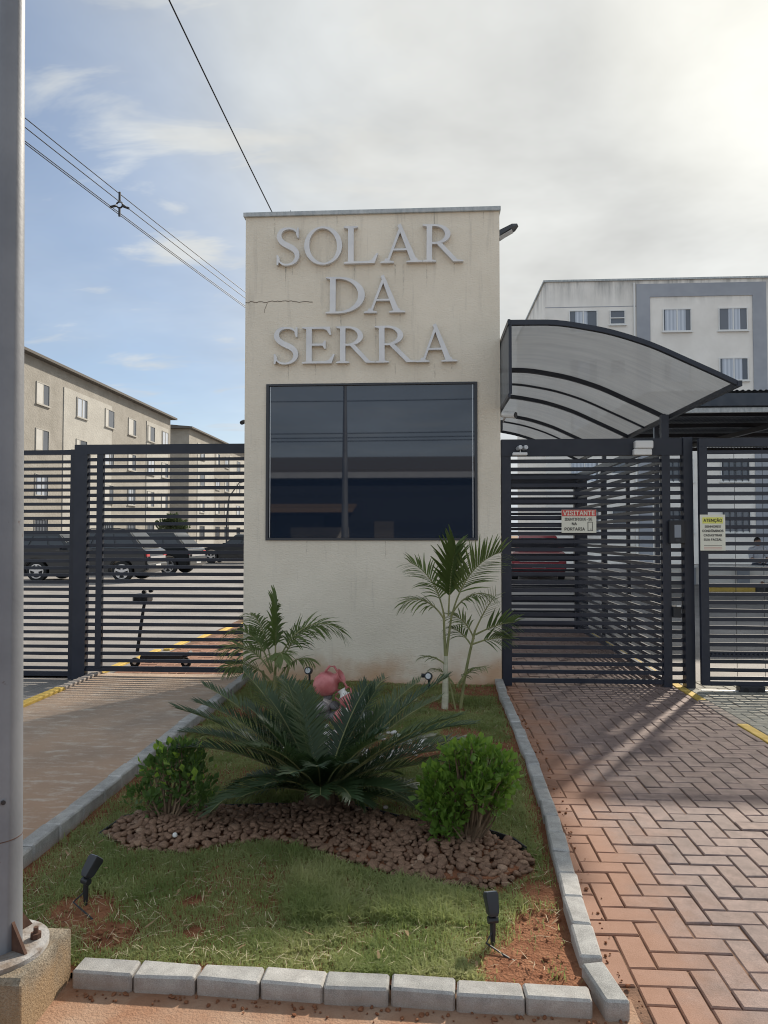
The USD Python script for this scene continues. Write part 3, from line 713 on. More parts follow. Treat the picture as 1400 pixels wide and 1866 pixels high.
cf = Thing("corridor_side_fence", "black slatted side fence of the gate corridor running back from the post", "fence", (2.39, 9.3, 0))
cf.part("top_rail", B(2.365, 2.415, 7.30, 11.33, 2.38, 2.46), M["steel"], smooth=False)
cf.part("bottom_rail", B(2.37, 2.41, 7.30, 11.33, 0.03, 0.075), M["steel"], smooth=False)
for yy in (8.72, 9.95):
    cf.part("upright", B(2.416, 2.452, yy - .025, yy + .025, 0, 2.38), M["steel"], smooth=False)
z = 2.34
while z > 0.1:
    cf.part("slat", B(2.379, 2.401, 7.30, 11.33, z - .038, z, 0.002), M["steel"], smooth=False)
    z -= 0.081
ff = Thing("corridor_end_gate", "black slatted inner gate closing the far end of the corridor", "gate", (1.6, 11.4, 0))
ff.part("top_rail", B(0.5, 2.34, 11.36, 11.44, 2.30, 2.47), M["steel"], smooth=False)
ff.part("bottom_rail", B(0.5, 2.34, 11.38, 11.42, 0.06, 0.11), M["steel"], smooth=False)
ff.part("post", B(2.341, 2.54, 11.35, 11.45, 0, 2.47), M["steel"], smooth=False)
slats(ff, 0.5, 2.34, 11.40, 0.14, 2.26, 0.081, 0.038)
for zz in (1.98, 1.30, 0.62):
    ff.part("middle_rail", B(0.5, 2.34, 11.352, 11.388, zz, zz + .06), M["steel"], smooth=False)

vg = Thing("vehicle_gate", "black steel sliding vehicle gate on a roller, right of the post, carrying the yellow notice", "gate", (3.6, 7.1, 0))
VY = 7.10
vg.part("top_rail", B(2.66, 6.6, VY - .025, VY + .025, 2.362, 2.44), M["steel"], smooth=False)
vg.part("stile", B(2.66, 2.735, VY - .025, VY + .025, 0.055, 2.361), M["steel"], smooth=False)
vg.part("bottom_rail", B(2.736, 6.6, VY - .025, VY + .025, 0.055, 0.092), M["steel"], smooth=False)
slats(vg, 2.736, 6.6, VY, 0.12, 2.325, 0.081, 0.036)
vg.part("roller_box", B(3.005, 3.24, VY - .05, VY + .05, -0.012, 0.054, 0.006), M["black_plastic"], smooth=False)
vg.part("roller", cyl((3.06, VY - .052, 0.015), (3.06, VY + .052, 0.015), 0.025), M["rubber"])
vg.part("roller", cyl((3.19, VY - .052, 0.015), (3.19, VY + .052, 0.015), 0.025), M["rubber"])
# toothed rack along the lower slats
rack = [B(2.75 + .04 * i, 2.77 + .04 * i, VY - .03, VY - .016, 0.345, 0.362) for i in range(96)]
vg.part("toothed_rack", cat_(rack + [B(2.74, 6.6, VY - .032, VY - .014, 0.325, 0.345)]), M["steel"], smooth=False)
gr = Thing("gate_rail", "narrow steel ground rail under the sliding vehicle gate", "rail", (3.6, VY, 0))
gr.part("rail", B(2.66, 6.8, VY - .012, VY + .012, -0.03, 0.006), M["alu"], smooth=False)
# wire mesh behind the vehicle gate
wm = [cyl((x, 7.22, 0.1), (x, 7.22, 2.4), 0.0028, 4) for x in np.arange(3.05, 6.0, 0.27)]
vg.part("bracing_wires", cat_(wm), M["frame_dark"])


# signs and gate fittings
def text_on(t, txt, h, xc, y, z, m, maxw=None, bold=True):
    tm = meshkit.text_mesh(txt, h, 0.0012, bold)
    v = np.array(tm.vertices)
    w = v[:, 0].max() - v[:, 0].min()
    s = min(1.0, (maxw or 9) / w)
    v[:, 0] = (v[:, 0] - (v[:, 0].max() + v[:, 0].min()) / 2) * s
    return t.part("lettering", trimesh.Trimesh(np.stack([v[:, 0] + xc, y - v[:, 2], v[:, 1] + z], 1), np.array(tm.faces), process=False), m, smooth=False)


SY = GY - 0.045
sg = Thing("visitor_sign", "cream sign with red heading VISITANTE wired to the pedestrian gate", "sign", (1.53, SY, 1.52))
sg.part("board", B(1.36, 1.70, SY, SY + .004, 1.522, 1.752), M["sign_cream"], smooth=False)
sg.part("heading_band", B(1.362, 1.698, SY - .0015, SY - .0003, 1.688, 1.751), M["sign_red"], smooth=False)
text_on(sg, "VISITANTE", 0.043, 1.53, SY - .002, 1.698, M["sign_cream"], 0.31)
text_on(sg, "IDENTIFIQUE-SE", 0.026, 1.525, SY - .001, 1.645, M["sign_ink"], 0.27)
text_on(sg, "NA", 0.026, 1.485, SY - .001, 1.600, M["sign_ink"])
text_on(sg, "PORTARIA", 0.029, 1.488, SY - .001, 1.546, M["sign_ink"], 0.20)
sg.part("door_symbol", wallpiece(sbox(1.615, 1.54, 1.665, 1.632).difference(sbox(1.621, 1.546, 1.659, 1.626)).union(sbox(1.640, 1.556, 1.652, 1.562)), SY, 0.001), M["sign_ink"], smooth=False)
AY = VY - 0.035
ag = Thing("notice_sign", "pale notice with yellow heading ATENÇÃO on the vehicle gate", "sign", (2.775, AY, 1.35))
ag.part("board", B(2.656, 2.893, AY, AY + .004, 1.350, 1.697), M["sign_cream"], smooth=False)
ag.part("heading_band", B(2.678, 2.871, AY - .0015, AY - .0003, 1.612, 1.672), M["sign_yellow"], smooth=False)
text_on(ag, "ATENÇÃO", 0.028, 2.775, AY - .002, 1.628, M["sign_ink"], 0.175)
for i, (tx, wd) in enumerate((("SENHORES", .16), ("CONDÔMINOS", .20), ("CADASTRAR", .185), ("SUA FACIAL", .175))):
    text_on(ag, tx, 0.021, 2.775, AY - .001, 1.572 - i * 0.042, M["sign_ink"], wd)
for i in range(3):
    ag.part("fine_print_line", B(2.69, 2.86, AY - .001, AY - .0002, 1.398 - i * .017, 1.402 - i * .017), M["sign_ink"] if i == 0 else M["sign_pale_red"], smooth=False)
ic = Thing("access_terminal", "black wall-mounted access terminal with small screen between gate posts", "intercom", (2.475, GY - .04, 1.42))
ic.part("housing", B(2.40, 2.552, GY - .085, GY - .042, 1.415, 1.645, 0.008), M["black_plastic"], smooth=False)
ic.part("screen", B(2.447, 2.51, GY - .0875, GY - .0855, 1.475, 1.60), M["screen"], smooth=False)
ic.part("keypad", B(2.455, 2.502, GY - .0875, GY - .0855, 1.435, 1.462), M["frame_dark"], smooth=False)
bx = Thing("junction_box", "pale grey two-tier junction box on the gate's top beam", "junction box", (2.16, GY - .06, 2.29))
bx.part("upper_box", B(2.072, 2.248, GY - .11, GY - .041, 2.355, 2.432, 0.008), M["white_plastic"], smooth=False)
bx.part("lower_box", B(2.06, 2.238, GY - .10, GY - .041, 2.290, 2.352, 0.008), M["white_plastic"], smooth=False)
lb = Thing("beam_lamp", "small pale lamp with two heads on the gate beam near the pillar", "lamp", (0.95, GY - .06, 2.3))
lb.part("housing", B(0.875, 1.02, GY - .10, GY - .041, 2.295, 2.325, 0.006), M["white_plastic"], smooth=False)
for dx in (0.93, 0.985):
    hd = lb.part("lamp_head", cyl((dx, GY - .05, 2.365), (dx + .02, GY - .11, 2.375), 0.022, 12), M["alu"])
    lb.part("lens", cyl((dx + .0204, GY - .111, 2.3752), (dx + .021, GY - .113, 2.3755), 0.019, 12), M["lamp_glass"], parent=hd)
lb.part("bracket", cyl((0.955, GY - .055, 2.32), (0.955, GY - .06, 2.40), 0.006, 6), M["alu"])
sc = Thing("security_camera", "pale bullet security camera under the canopy, on the pillar's right edge", "camera", (0.80, 7.25, 2.65))
sc.part("mount", B(0.760, 0.785, 7.22, 7.30, 2.56, 2.66, 0.004), M["black_plastic"], smooth=False)
sc.part("arm", cyl((0.785, 7.26, 2.64), (0.815, 7.22, 2.70), 0.010, 8), M["alu"])
bd = sc.part("body", tube([(0.785, 7.24, 2.715), (0.80, 7.21, 2.715), (0.90, 7.13, 2.695)], [.026, .034, .034], 14), M["white_plastic"])
sc.part("lens_face", cyl((0.9005, 7.1296, 2.6949), (0.903, 7.1276, 2.6944), 0.030, 14), M["black_plastic"], parent=bd)
s2 = Thing("side_camera", "small dark camera on the pillar's left edge above the fence", "camera", (-1.87, 7.35, 2.65))
s2.part("mount", B(-1.872, -1.851, 7.30, 7.36, 2.62, 2.72, 0.004), M["black_plastic"], smooth=False)
s2.part("body", tube([(-1.885, 7.36, 2.69), (-1.885, 7.30, 2.68), (-1.89, 7.24, 2.66)], [.018, .022, .022], 10), M["black_plastic"])

# ------------------------------------------------------------------ canopy
can = Thing("arched_canopy", "arched bronze polycarbonate canopy with dark ribs over the gate corridor", "canopy", (1.8, 9.5, 2.7))
from scipy.interpolate import PchipInterpolator
_pc = PchipInterpolator([0.78, 1.116, 1.57, 1.989, 2.409, 2.87], [3.485, 3.482, 3.415, 3.29, 3.10, 2.875])
AX = np.linspace(0.79, 2.83, 25)
AZ = _pc(AX)


def arch_strip(y0, y1, off=0.0, th=0.006):
    v, f = [], []
    for s in (0, 1):
        for yy in (y0, y1):
            v += [(x, yy, z + off + s * th) for x, z in zip(AX, AZ)]
    n = len(AX)
    for s, fl in ((0, 1), (2 * n, -1)):
        for i in range(n - 1):
            f += [(s + i, s + i + 1, s + n + i + 1)[::-fl], (s + i, s + n + i + 1, s + n + i)[::-fl]]
    for a, b, fl in ((0, 2 * n, 1), (n, 3 * n, -1)):
        for i in range(n - 1):
            f += [(a + i, b + i, b + i + 1)[::fl], (a + i, b + i + 1, a + i + 1)[::fl]]
    return trimesh.Trimesh(np.array(v), np.array(f), process=False)


def arch_rib(y, w, h):
    pts_lo = [(x, z - h) for x, z in zip(AX, AZ)]
    pts_hi = [(x, z) for x, z in zip(AX, AZ)]
    m = extrude(Polygon(pts_lo + pts_hi[::-1]), w)
    v = np.array(m.vertices)
    return trimesh.Trimesh(np.stack([v[:, 0], y + w / 2 - v[:, 2], v[:, 1]], 1), np.array(m.faces), process=False)


ribs = [(6.60, .045, .045), (8.50, .045, .05), (9.35, .025, .025), (10.1, .045, .05), (11.6, .045, .05), (12.3, .025, .025), (13.3, .045, .045)]
for a, b in zip(ribs[:-1], ribs[1:]):
    can.part("roof_sheet", arch_strip(a[0] + .001, b[0] - .001, 0.002), M["poly"], smooth=40)
for yy, w, h in ribs:
    can.part("rib", arch_rib(yy, w, h), M["steel"], smooth=30)
can.part("edge_rail", B(2.82, 2.86, 6.57, 13.33, 2.845, 2.895), M["steel"], smooth=False)
can.part("edge_rail", B(0.765, 0.788, 6.57, 13.33, 3.44, 3.49), M["steel"], smooth=False)
can.part("side_sheet", B(0.770, 0.776, 6.60, 13.3, 2.80, 3.438), M["poly"], smooth=False)
can.part("side_rail", B(0.765, 0.788, 6.57, 13.33, 2.765, 2.799), M["steel"], smooth=False)
for yy in (6.575, 8.5, 10.1, 11.6):
    can.part("side_upright", B(0.777, 0.800, yy, yy + .035, 2.80, 3.44), M["steel"], smooth=False)
can.part("support_post", B(2.352, 2.424, GY - .03, GY + .03, 2.463, 2.70), M["steel"], smooth=False)
can.part("support_arm", tube([(2.388, GY, 2.69), (2.83, 8.50, 2.85)], 0.025, 6), M["steel"])
can.part("support_post", B(2.84, 2.90, 11.57, 11.63, 0, 2.825), M["steel"], smooth=False)

# ------------------------------------------------------------------ dark carport roof to the right, behind the gate
cp = Thing("carport_roof", "dark corrugated metal carport roof on posts behind the right gate", "carport", (8, 17, 0))


def corrugated(x0, x1, y0, z0, y1, z1, pitch=0.11, amp=0.02):
    n = int((x1 - x0) / pitch * 4)
    xs = np.linspace(x0, x1, n + 1)
    o = amp * np.array([0, 1, 1, 0])[np.arange(n + 1) % 4]
    v = np.vstack([np.stack([xs, np.full(n + 1, yy), zz + o + d], 1) for yy, zz in ((y0, z0), (y1, z1)) for d in (0, .004)])
    f = []
    k = n + 1
    for i in range(n):
        f += [(i, 2 * k + i, 2 * k + i + 1), (i, 2 * k + i + 1, i + 1), (k + i, 3 * k + i + 1, 3 * k + i), (k + i, k + i + 1, 3 * k + i + 1), (i, i + 1, k + i + 1), (i, k + i + 1, k + i)]
    return trimesh.Trimesh(v, np.array(f), process=False)


cp.part("roof_sheet", corrugated(4.3, 16.0, 14.0, 4.27, 26.0, 4.62), M["roof_metal"], smooth=False)
cp.part("fascia", B(4.3, 13.0, 13.96, 13.99, 3.98, 4.22), M["roof_metal"], smooth=False)
for yy, zz in ((14.3, 4.11), (16.5, 4.17), (18.7, 4.24), (21.0, 4.30), (23.3, 4.37), (25.6, 4.44)):
    cp.part("purlin", B(4.35, 15.95, yy, yy + .06, zz + .02, zz + .13), M["steel"], smooth=False)
for xx in (4.9, 8.4, 12.2, 15.5):
    cp.part("rafter", hull([(xx + a, yy, zz + b) for a in (0, .08) for yy, zz in ((14.05, 4.0), (25.9, 4.34)) for b in (0, .12)]), M["steel"], smooth=False)
    cp.part("post", B(xx, xx + .09, 15.5, 15.59, 0, 4.1), M["steel"], smooth=False)
cp.part("gutter", B(4.3, 13.0, 14.0, 14.08, 3.86, 3.95), M["coping"], smooth=False)


# ------------------------------------------------------------------ apartment buildings
def window(t, axis, c, z0, w, h, face, out, kind, seed):
    """A window on a wall; axis 'x': wall faces -y and c is its centre in x; axis 'y': wall faces +x and c is its centre in y. face: wall plane coordinate; out: direction of the outside."""
    r = random.Random(seed)
    WM = M["win_white"] if axis == "x" else M["win_beige"]

    def bx_(a0, a1, d0, d1, za, zb):
        p, q = sorted((face + out * d0, face + out * d1))
        return B(a0, a1, p, q, za, zb) if axis == "x" else B(p, q, a0, a1, za, zb)

    def ring(t_, d0, d1):
        return cat_([bx_(c - w / 2, c + w / 2, d0, d1, z0, z0 + t_), bx_(c - w / 2, c + w / 2, d0, d1, z0 + h - t_, z0 + h), bx_(c - w / 2, c - w / 2 + t_, d0, d1, z0 + t_, z0 + h - t_), bx_(c + w / 2 - t_, c + w / 2, d0, d1, z0 + t_, z0 + h - t_)])
    fr = t.part("window", ring(.05, 0.0, .05), WM, smooth=False)
    t.part("pane", bx_(c - w / 2 + .05, c + w / 2 - .05, .004, .012, z0 + .05, z0 + h - .05), M["pane"], parent=fr, smooth=False)
    if kind == "shutter":
        k = r.choice([0.3, 0.5, 0.5, 0.6])
        t.part("shutter", bx_(c - w / 2 + .05, c - w / 2 + .05 + (w - .14) * k, .014, .034, z0 + .05, z0 + h - .05), M["shutter"], parent=fr, smooth=False)
        t.part("mullion", bx_(c - w / 2 + .05 + (w - .14) * k, c - w / 2 + .12 + (w - .14) * k, .014, .042, z0 + .05, z0 + h - .05), WM, parent=fr, smooth=False)
    elif kind == "curtain":
        k0 = r.uniform(0, .35); k1 = r.uniform(.6, 1.0)
        t.part("curtain", bx_(c - w / 2 + .05 + (w - .14) * k0, c - w / 2 + .05 + (w - .14) * k1, .014, .022, z0 + .05, z0 + h - .05), M["curtain"], parent=fr, smooth=False)
        t.part("mullion", bx_(c - .03, c + .03, .024, .05, z0 + .05, z0 + h - .05), WM, parent=fr, smooth=False)
    elif kind == "bath":
        t.part("transom", bx_(c - w / 2 + .05, c + w / 2 - .05, .014, .06, z0 + h * .42, z0 + h * .42 + .05), WM, parent=fr, smooth=False)
    elif kind == "bars":
        for i in range(5):
            a = c - w / 2 + .1 + i * (w - .2) / 4
            t.part("bar", bx_(a - .015, a + .015, .06, .09, z0, z0 + h), M["frame_dark"], parent=fr, smooth=False)
    t.part("sill", bx_(c - w / 2 - .06, c + w / 2 + .06, 0.0, .10, z0 - .06, z0 - .003), WM, parent=fr, smooth=False)


# left row of blocks: facades face +x
def left_block(label, y0, y1, X, H, bands, cols):
    t = Thing("apartment_block", label, "apartment building", (X - 5, (y0 + y1) / 2, 0))
    t.part("wall", B(X - 11, X, y0, y1, -0.05, H), M["beige"], smooth=False)
    for a, b in bands:
        t.part("pale_band", B(X + .004, X + .045, a, b, 0, H - 1.0), M["cream"], smooth=False)
    t.part("roof", hull([(X - 11.5, y0 - .5, H + .003), (X + .45, y0 - .5, H + .003), (X + .45, y1 + .5, H + .003), (X - 11.5, y1 + .5, H + .003), (X - 11.5, y0 - .5, H + .16), (X + .45, y0 - .5, H + .16), (X + .45, y1 + .5, H + .16), (X - 11.5, y1 + .5, H + .16), (X - 5.5, y0 - .5, H + .7), (X - 5.5, y1 + .5, H + .7)]), M["eave"], smooth=False)
    s = 0
    for c in cols:
        off = 0.046 if any(a < c < b for a, b in bands) else 0.001
        for z in (1.15, 3.78, 6.42, 9.12):
            s += 1
            window(t, "y", c, z, 1.45, 1.28, X + off, 1, "bars" if z < 2 else random.Random(s + int(c)).choice(["shutter", "shutter", "shutter", "curtain", "plain"]), int(c * 10) + s)
    return t


left_block("beige four-storey apartment block with pale vertical bands behind the left gate", 27.0, 61.4, -22.4, 11.7, [(29.5, 35.2), (42.8, 49.6), (56.0, 60.8)], [31.5, 36.4, 40.4, 45.1, 49.2, 53.2, 56.9, 60.0])
lb2 = left_block("farther beige apartment block whose gable end shows past the first roof", 67.0, 104.0, -22.6, 11.7, [(69.5, 75.0), (81, 88), (93, 99)], [71, 76.5, 80, 85, 90, 95, 100])
lb2.part("pale_band", B(-33.0, -25.0, 66.955, 66.996, 0, 10.6), M["cream"], smooth=False)

rb = Thing("apartment_block", "grey-white five-storey block framed by grey painted bands behind the canopy", "apartment building", (15, 44, 0))
X0, YB, H = 6.43, 38.3, 15.05
rb.part("wall", B(X0, 36, YB, 50, -0.05, H), M["grey_white"], smooth=False)
rb.part("parapet_cap", B(X0 - .08, 36.1, YB - .08, 50.1, H + .002, H + .10), M["coping"], smooth=False)
rb.part("grey_band", B(11.25, 11.95, YB - .045, YB - .004, 0, 14.85), M["grey_band"], smooth=False)
rb.part("grey_band", B(11.951, 17.25, YB - .045, YB - .004, 14.15, 14.85), M["grey_band"], smooth=False)
rb.part("grey_band", B(17.251, 17.95, YB - .045, YB - .004, 0, 14.85), M["grey_band"], smooth=False)
rb.part("grey_band", B(23.0, 23.7, YB - .045, YB - .004, 0, 14.85), M["grey_band"], smooth=False)
rb.part("wall_groove", B(X0 + .02, 11.24, YB - .006, YB - .002, 13.66, 13.70), M["grey_band"], smooth=False)
rb.part("downpipe", cyl((11.12, YB - .06, 0.2), (11.12, YB - .06, 14.9), 0.045, 8), M["white_plastic"])
s = 100
for zf in (12.28, 9.62, 6.96, 4.30, 1.64):
    for c, w, kd in ((8.45, 1.5, "curtain"), (13.35, 1.48, "curtain"), (16.24, 1.5, "curtain"), (20.2, 1.5, "curtain")):
        s += 1
        window(rb, "x", c, zf, w, 1.22, YB, -1, "bars" if zf < 5 and c > 12 else kd, s)
    window(rb, "x", 10.25, zf + .42, 0.82, 0.78, YB, -1, "bath", s + 50)
rb.part("vent", B(X0 - .05, X0 - .001, 40.5, 40.9, 13.0, 13.3), M["win_white"], smooth=False)

# ------------------------------------------------------------------ kerb, low wall, bench behind the right gate
pk = Thing("striped_kerb", "yellow and black striped kerb across the car park behind the right gate", "kerb", (10, 20, 0))
for i in range(8):
    pk.part("kerb_block", B(7.6 + i * 1.2, 8.79 + i * 1.2, 19.6, 19.8, -0.05, 0.13, 0.015), M["yellow"] if i % 2 == 0 else M["black_paint"], smooth=False)
lw = Thing("low_wall", "low grey wall with pale capping beyond the striped kerb", "wall", (11, 22.5, 0))
lw.part("wall", B(7.4, 17, 22.4, 22.6, -0.05, 0.50), M["grey_white"], smooth=False)
lw.part("capping", B(7.35, 17.05, 22.34, 22.66, 0.502, 0.57), M["win_white"], smooth=False)
for i in range(6):
    lw.part("pier", B(7.9 + i * 1.6, 8.25 + i * 1.6, 22.33, 22.398, -0.05, 0.50), M["grey_band"], smooth=False)


# ------------------------------------------------------------------ cars
def car(name, label, x, y, heading, paint, L=4.4, Wd=1.78, Ht=1.62, suv=True, group="parked cars"):
    """heading in degrees: 0 = nose towards +x. Local frame: nose +x, origin on the ground at the middle."""
    t = Thing(name, label, "car", (x, y, 0), group)
    c, s_ = math.cos(math.radians(heading)), math.sin(math.radians(heading))
    Rz = np.array([[c, -s_, 0], [s_, c, 0], [0, 0, 1]])

    def put(nm, m, mt, parent=None, smooth=30):
        v, f = vf(m)
        return t.part(nm, trimesh.Trimesh(v @ Rz.T + [x, y, 0], f, process=False), mt, parent=parent, smooth=smooth)
    h = L / 2
    wr = 0.33
    xa, xb = h - 0.86, -h + 0.82
    belt = Ht * 0.60
    prof = Polygon([(-h + .02, .38), (-h, .62), (-h + .04, belt - .02), (-h + .16, belt + .04), (h * .42, belt), (h - .45, belt - .10), (h - .08, belt - .26), (h, .60), (h - .03, .36), (h - .25, .24), (-h + .25, .24)])
    arches = unary_union([Point(a, wr).buffer(wr + .065) for a in (xa, xb)])
    prof = prof.buffer(-.05).buffer(.05).difference(arches)
    layers = [(prof.buffer(-.055), Wd), (prof.buffer(-.022), Wd - .05), (prof, Wd - .12)]
    ms = []
    for pl, w in layers:
        m = extrude(pl, w)
        v = np.array(m.vertices)
        ms.append(trimesh.Trimesh(np.stack([v[:, 0], w / 2 - v[:, 2], v[:, 1]], 1), np.array(m.faces), process=False))
    body = put("body", cat_(ms), paint)
    # cabin: lofted trapezoid
    bk, fr_ = (-h + .10, h * .34) if suv else (-h + .45, h * .38)
    tb, tf = (-h + .72, h * .02) if suv else (-h + .95, h * .05)
    wb, wt = Wd / 2 - .09, Wd / 2 - .26
    cab = hull([(bk, -wb, belt - .02), (bk, wb, belt - .02), (fr_, -wb, belt - .05), (fr_, wb, belt - .05), (tb, -wt, Ht - .04), (tb, wt, Ht - .04), (tf, -wt, Ht - .05), (tf, wt, Ht - .05), (tb + .12, -wt + .08, Ht), (tb + .12, wt - .08, Ht), (tf - .25, -wt + .08, Ht), (tf - .25, wt - .08, Ht)])
    put("cabin", cab, paint)

    def on_side(u, k, sgn, off):
        """point on the cabin side: u along, k up"""
        a = np.array([bk + (fr_ - bk) * u, wb, belt])
        b = np.array([tb + (tf - tb) * u, wt, Ht - .045])
        p = a + (b - a) * k
        return (p[0], sgn * (p[1] + off), p[2])
    for sgn in (-1, 1):
        for u0, u1 in ((.07, .30), (.335, .62), (.655, .93)):
            q = [on_side(u, k, sgn, o) for o in (.004, .012) for u, k in ((u0, .12), (u1, .12), (u1, .84), (u0, .84))]
            put("side_window", hull(q), M["car_glass"], smooth=False)

    def on_end(v_, k, rear, off):
        a = np.array([bk, wb, belt]) if rear else np.array([fr_, wb, belt])
        b = np.array([tb, wt, Ht - .045]) if rear else np.array([tf, wt, Ht - .05])
        p = a + (b - a) * k
        return (p[0] + (-off if rear else off), p[1] * v_, p[2])
    for rear, nm in ((True, "rear_window"), (False, "windscreen")):
        q = [on_end(v_, k, rear, o) for o in (.006, .02) for v_, k in ((-.86, .14), (.86, .14), (.86, .9), (-.86, .9))]
        put(nm, hull(q), M["car_glass"], smooth=False)
    for sgn in (-1, 1):
        put("tail_light", hull([(-h - .006 + a, sgn * (Wd / 2 - b), belt - .26 + z) for a, b in ((.02, .30), (.012, .05), (.22, .012)) for z in (.06, .19)]), M["tail_light"], smooth=False)
        put("headlight", hull([(h - a, sgn * (Wd / 2 - b), belt - .33 + z) for a, b in ((.03, .36), (.08, .06), (.32, .022)) for z in (.03, .14)]), M["lamp_glass"], smooth=False)
        put("mirror", hull([(fr_ - .22 + a, sgn * (Wd / 2 - .02 + b), belt + .02 + z) for a in (0, .1) for b in (0, .17) for z in (0, .13)]), paint, smooth=False)
        for a in (xa, xb):
            w = put("wheel", cyl((a, sgn * (Wd / 2 - .21), wr), (a, sgn * (Wd / 2 - .005), wr), wr, 22), M["rubber"])
            spokes = [cyl((a, sgn * (Wd / 2 - .02), wr), (a, sgn * (Wd / 2 + .002), wr), .07, 10)]
            for k in range(5):
                an = k * 2 * math.pi / 5 + .3
                d = np.array([math.cos(an), 0, math.sin(an)]); n = np.array([-math.sin(an), 0, math.cos(an)])
                o = np.array([a, sgn * (Wd / 2 - .008), wr])
                spokes.append(trimesh.Trimesh(*hull([o + d * r_ + n * q_ + np.array([0, sgn * e, 0]) for r_ in (.05, .215) for q_ in (-.035, .035) for e in (0, .012)]), process=False))
            ringm = extrude(Point(0, 0).buffer(.235).difference(Point(0, 0).buffer(.205)), .012)
            v = np.array(ringm.vertices)
            spokes.append(trimesh.Trimesh(np.stack([v[:, 0] + a, sgn * (Wd / 2 - .006 + v[:, 2]), v[:, 1] + wr], 1), np.array(ringm.faces), process=False))
            put("rim", cat_(spokes), M["chrome"], parent=w)
    put("rear_bumper", B(-h - .03, -h + .10, -Wd / 2 + .06, Wd / 2 - .06, .36, .58, .03), paint)
    put("trim_strip", B(-h - .034, -h - .012, -Wd / 2 + .25, Wd / 2 - .25, belt - .28, belt - .20, .004), M["chrome"], smooth=False)
    put("number_plate", B(-h - .045, -h - .031, -.22, .22, .42, .54, .003), M["white_plastic"], smooth=False)
    put("roof_rail", cat_([tube([(tb + .1, sg * (wt - .02), Ht - .01), (tb + .3, sg * (wt - .02), Ht + .035), (tf - .35, sg * (wt - .02), Ht + .035), (tf - .12, sg * (wt - .02), Ht - .02)], .014, 6) for sg in (-1, 1)]), M["frame_dark"])
    return t


car("parked_car", "dark estate-like car with bright silver trim, largest behind the left gate", -11.15, 23.3, 180, M["car_grey"], 4.5, 1.8, 1.68)
car("parked_car", "black car with a silver wheel just right of the larger dark car", -10.95, 27.4, 176, M["car_black"], 4.3, 1.78, 1.62)
car("parked_car", "dark car half hidden by the grey lamp post at far left", -15.6, 27.5, 180, M["car_black"], 4.3, 1.78, 1.60)
car("parked_car", "farthest dark car half hidden by the cream pillar's left edge", -10.1, 38.3, 180, M["car_black"], 4.3, 1.76, 1.55)
car("parked_car", "dark red car seen from behind through the pedestrian gate", 3.95, 25.8, 84, M["car_red"], 4.2, 1.76, 1.50)

# ------------------------------------------------------------------ kick scooter behind the left gate
sct = Thing("kick_scooter", "black kick scooter standing behind the slatted gate on the paving", "scooter", (-2.95, 7.95, 0))
sct.part("deck", hull([(x, 7.90 + b, z) for x, z in ((-3.22, .07), (-3.20, .145), (-2.72, .145), (-2.70, .07)) for b in (0, .15)]), M["black_plastic"], smooth=False)
sct.part("fender", hull([(x, 7.93 + b, z) for x, z in ((-2.74, .145), (-2.66, .19), (-2.63, .15), (-2.70, .12)) for b in (0, .09)]), M["black_plastic"], smooth=False)
sct.part("stem", tube([(-3.27, 7.97, .14), (-3.20, 7.97, .66), (-3.18, 7.97, .76)], [.020, .018, .018], 10), M["black_plastic"])
for xx in (-3.29, -2.70):
    w = sct.part("wheel", cyl((xx, 7.955, .055), (xx, 7.985, .055), .055, 18), M["rubber"])
    sct.part("hub", cyl((xx, 7.953, .055), (xx, 7.987, .055), .022, 10), M["alu"], parent=w)
sct.part("handlebar", B(-3.29, -3.12, 7.86, 8.06, .735, .835, .02), M["black_plastic"], smooth=False)
sct.part("grip", cyl((-3.15, 7.84, .86), (-3.15, 7.88, .86), .022, 10), M["rubber"])
sct.part("grip", cyl((-3.15, 8.04, .86), (-3.15, 8.08, .86), .022, 10), M["rubber"])

# ------------------------------------------------------------------ lamp post at the left, on its concrete block
lp = Thing("lamp_post", "grey tapered steel post on a bolted round base plate at the left edge", "lamp post", (-1.374, 2.25, 0.17))
LX, LY = -1.374, 2.25
zs = np.linspace(0.19, 6.2, 14)
lp.part("shaft", tube([(LX, LY, z) for z in zs], np.maximum(0.077 - 0.0122 * (zs - .19), 0.03), 28), M["pole"], smooth=40)
fl = extrude(Point(0, 0).buffer(.158, 24), .016)
bp = lp.part("base_plate", move(fl, t=(LX, LY - .005, .1745)), M["rust"])
for k in range(4):
    a = math.radians(45 + 90 * k - 20)
    bx_, by_ = LX + .118 * math.cos(a), LY - .005 + .118 * math.sin(a)
    lp.part("bolt", cat_([move(extrude(Point(0, 0).buffer(.017, 2), .016), t=(bx_, by_, .191)), cyl((bx_, by_, .19), (bx_, by_, .225), .008, 8)]), M["rust_dark"], parent=bp)
for k in range(4):
    a = math.radians(90 * k - 20)
    d = np.array([math.cos(a), math.sin(a)]); n = np.array([-d[1], d[0]]) * .005
    g = [(LX + d[0] * r_ + sg * n[0], LY + d[1] * r_ + sg * n[1], z) for r_, z in ((.06, .191), (.135, .191), (.06, .30)) for sg in (-1, 1)]
    lp.part("gusset", hull(g), M["rust_dark"], smooth=False)
lp.part("cable_hole_plug", cyl((LX + .048, LY - .053, .66), (LX + .052, LY - .057, .66), .007, 10), M["black_plastic"])
lp.part("seam_band", lathe([(.0732, .534), (.0738, .5345), (.0738, .5365), (.0732, .537)], 28, (LX, LY, 0)), M["rust_dark"])
lp.part("arm", tube([(LX, LY, 6.15), (LX - .25, LY - .5, 6.35), (LX - .5, LY - 1.1, 6.4)], .026, 10), M["pole"])
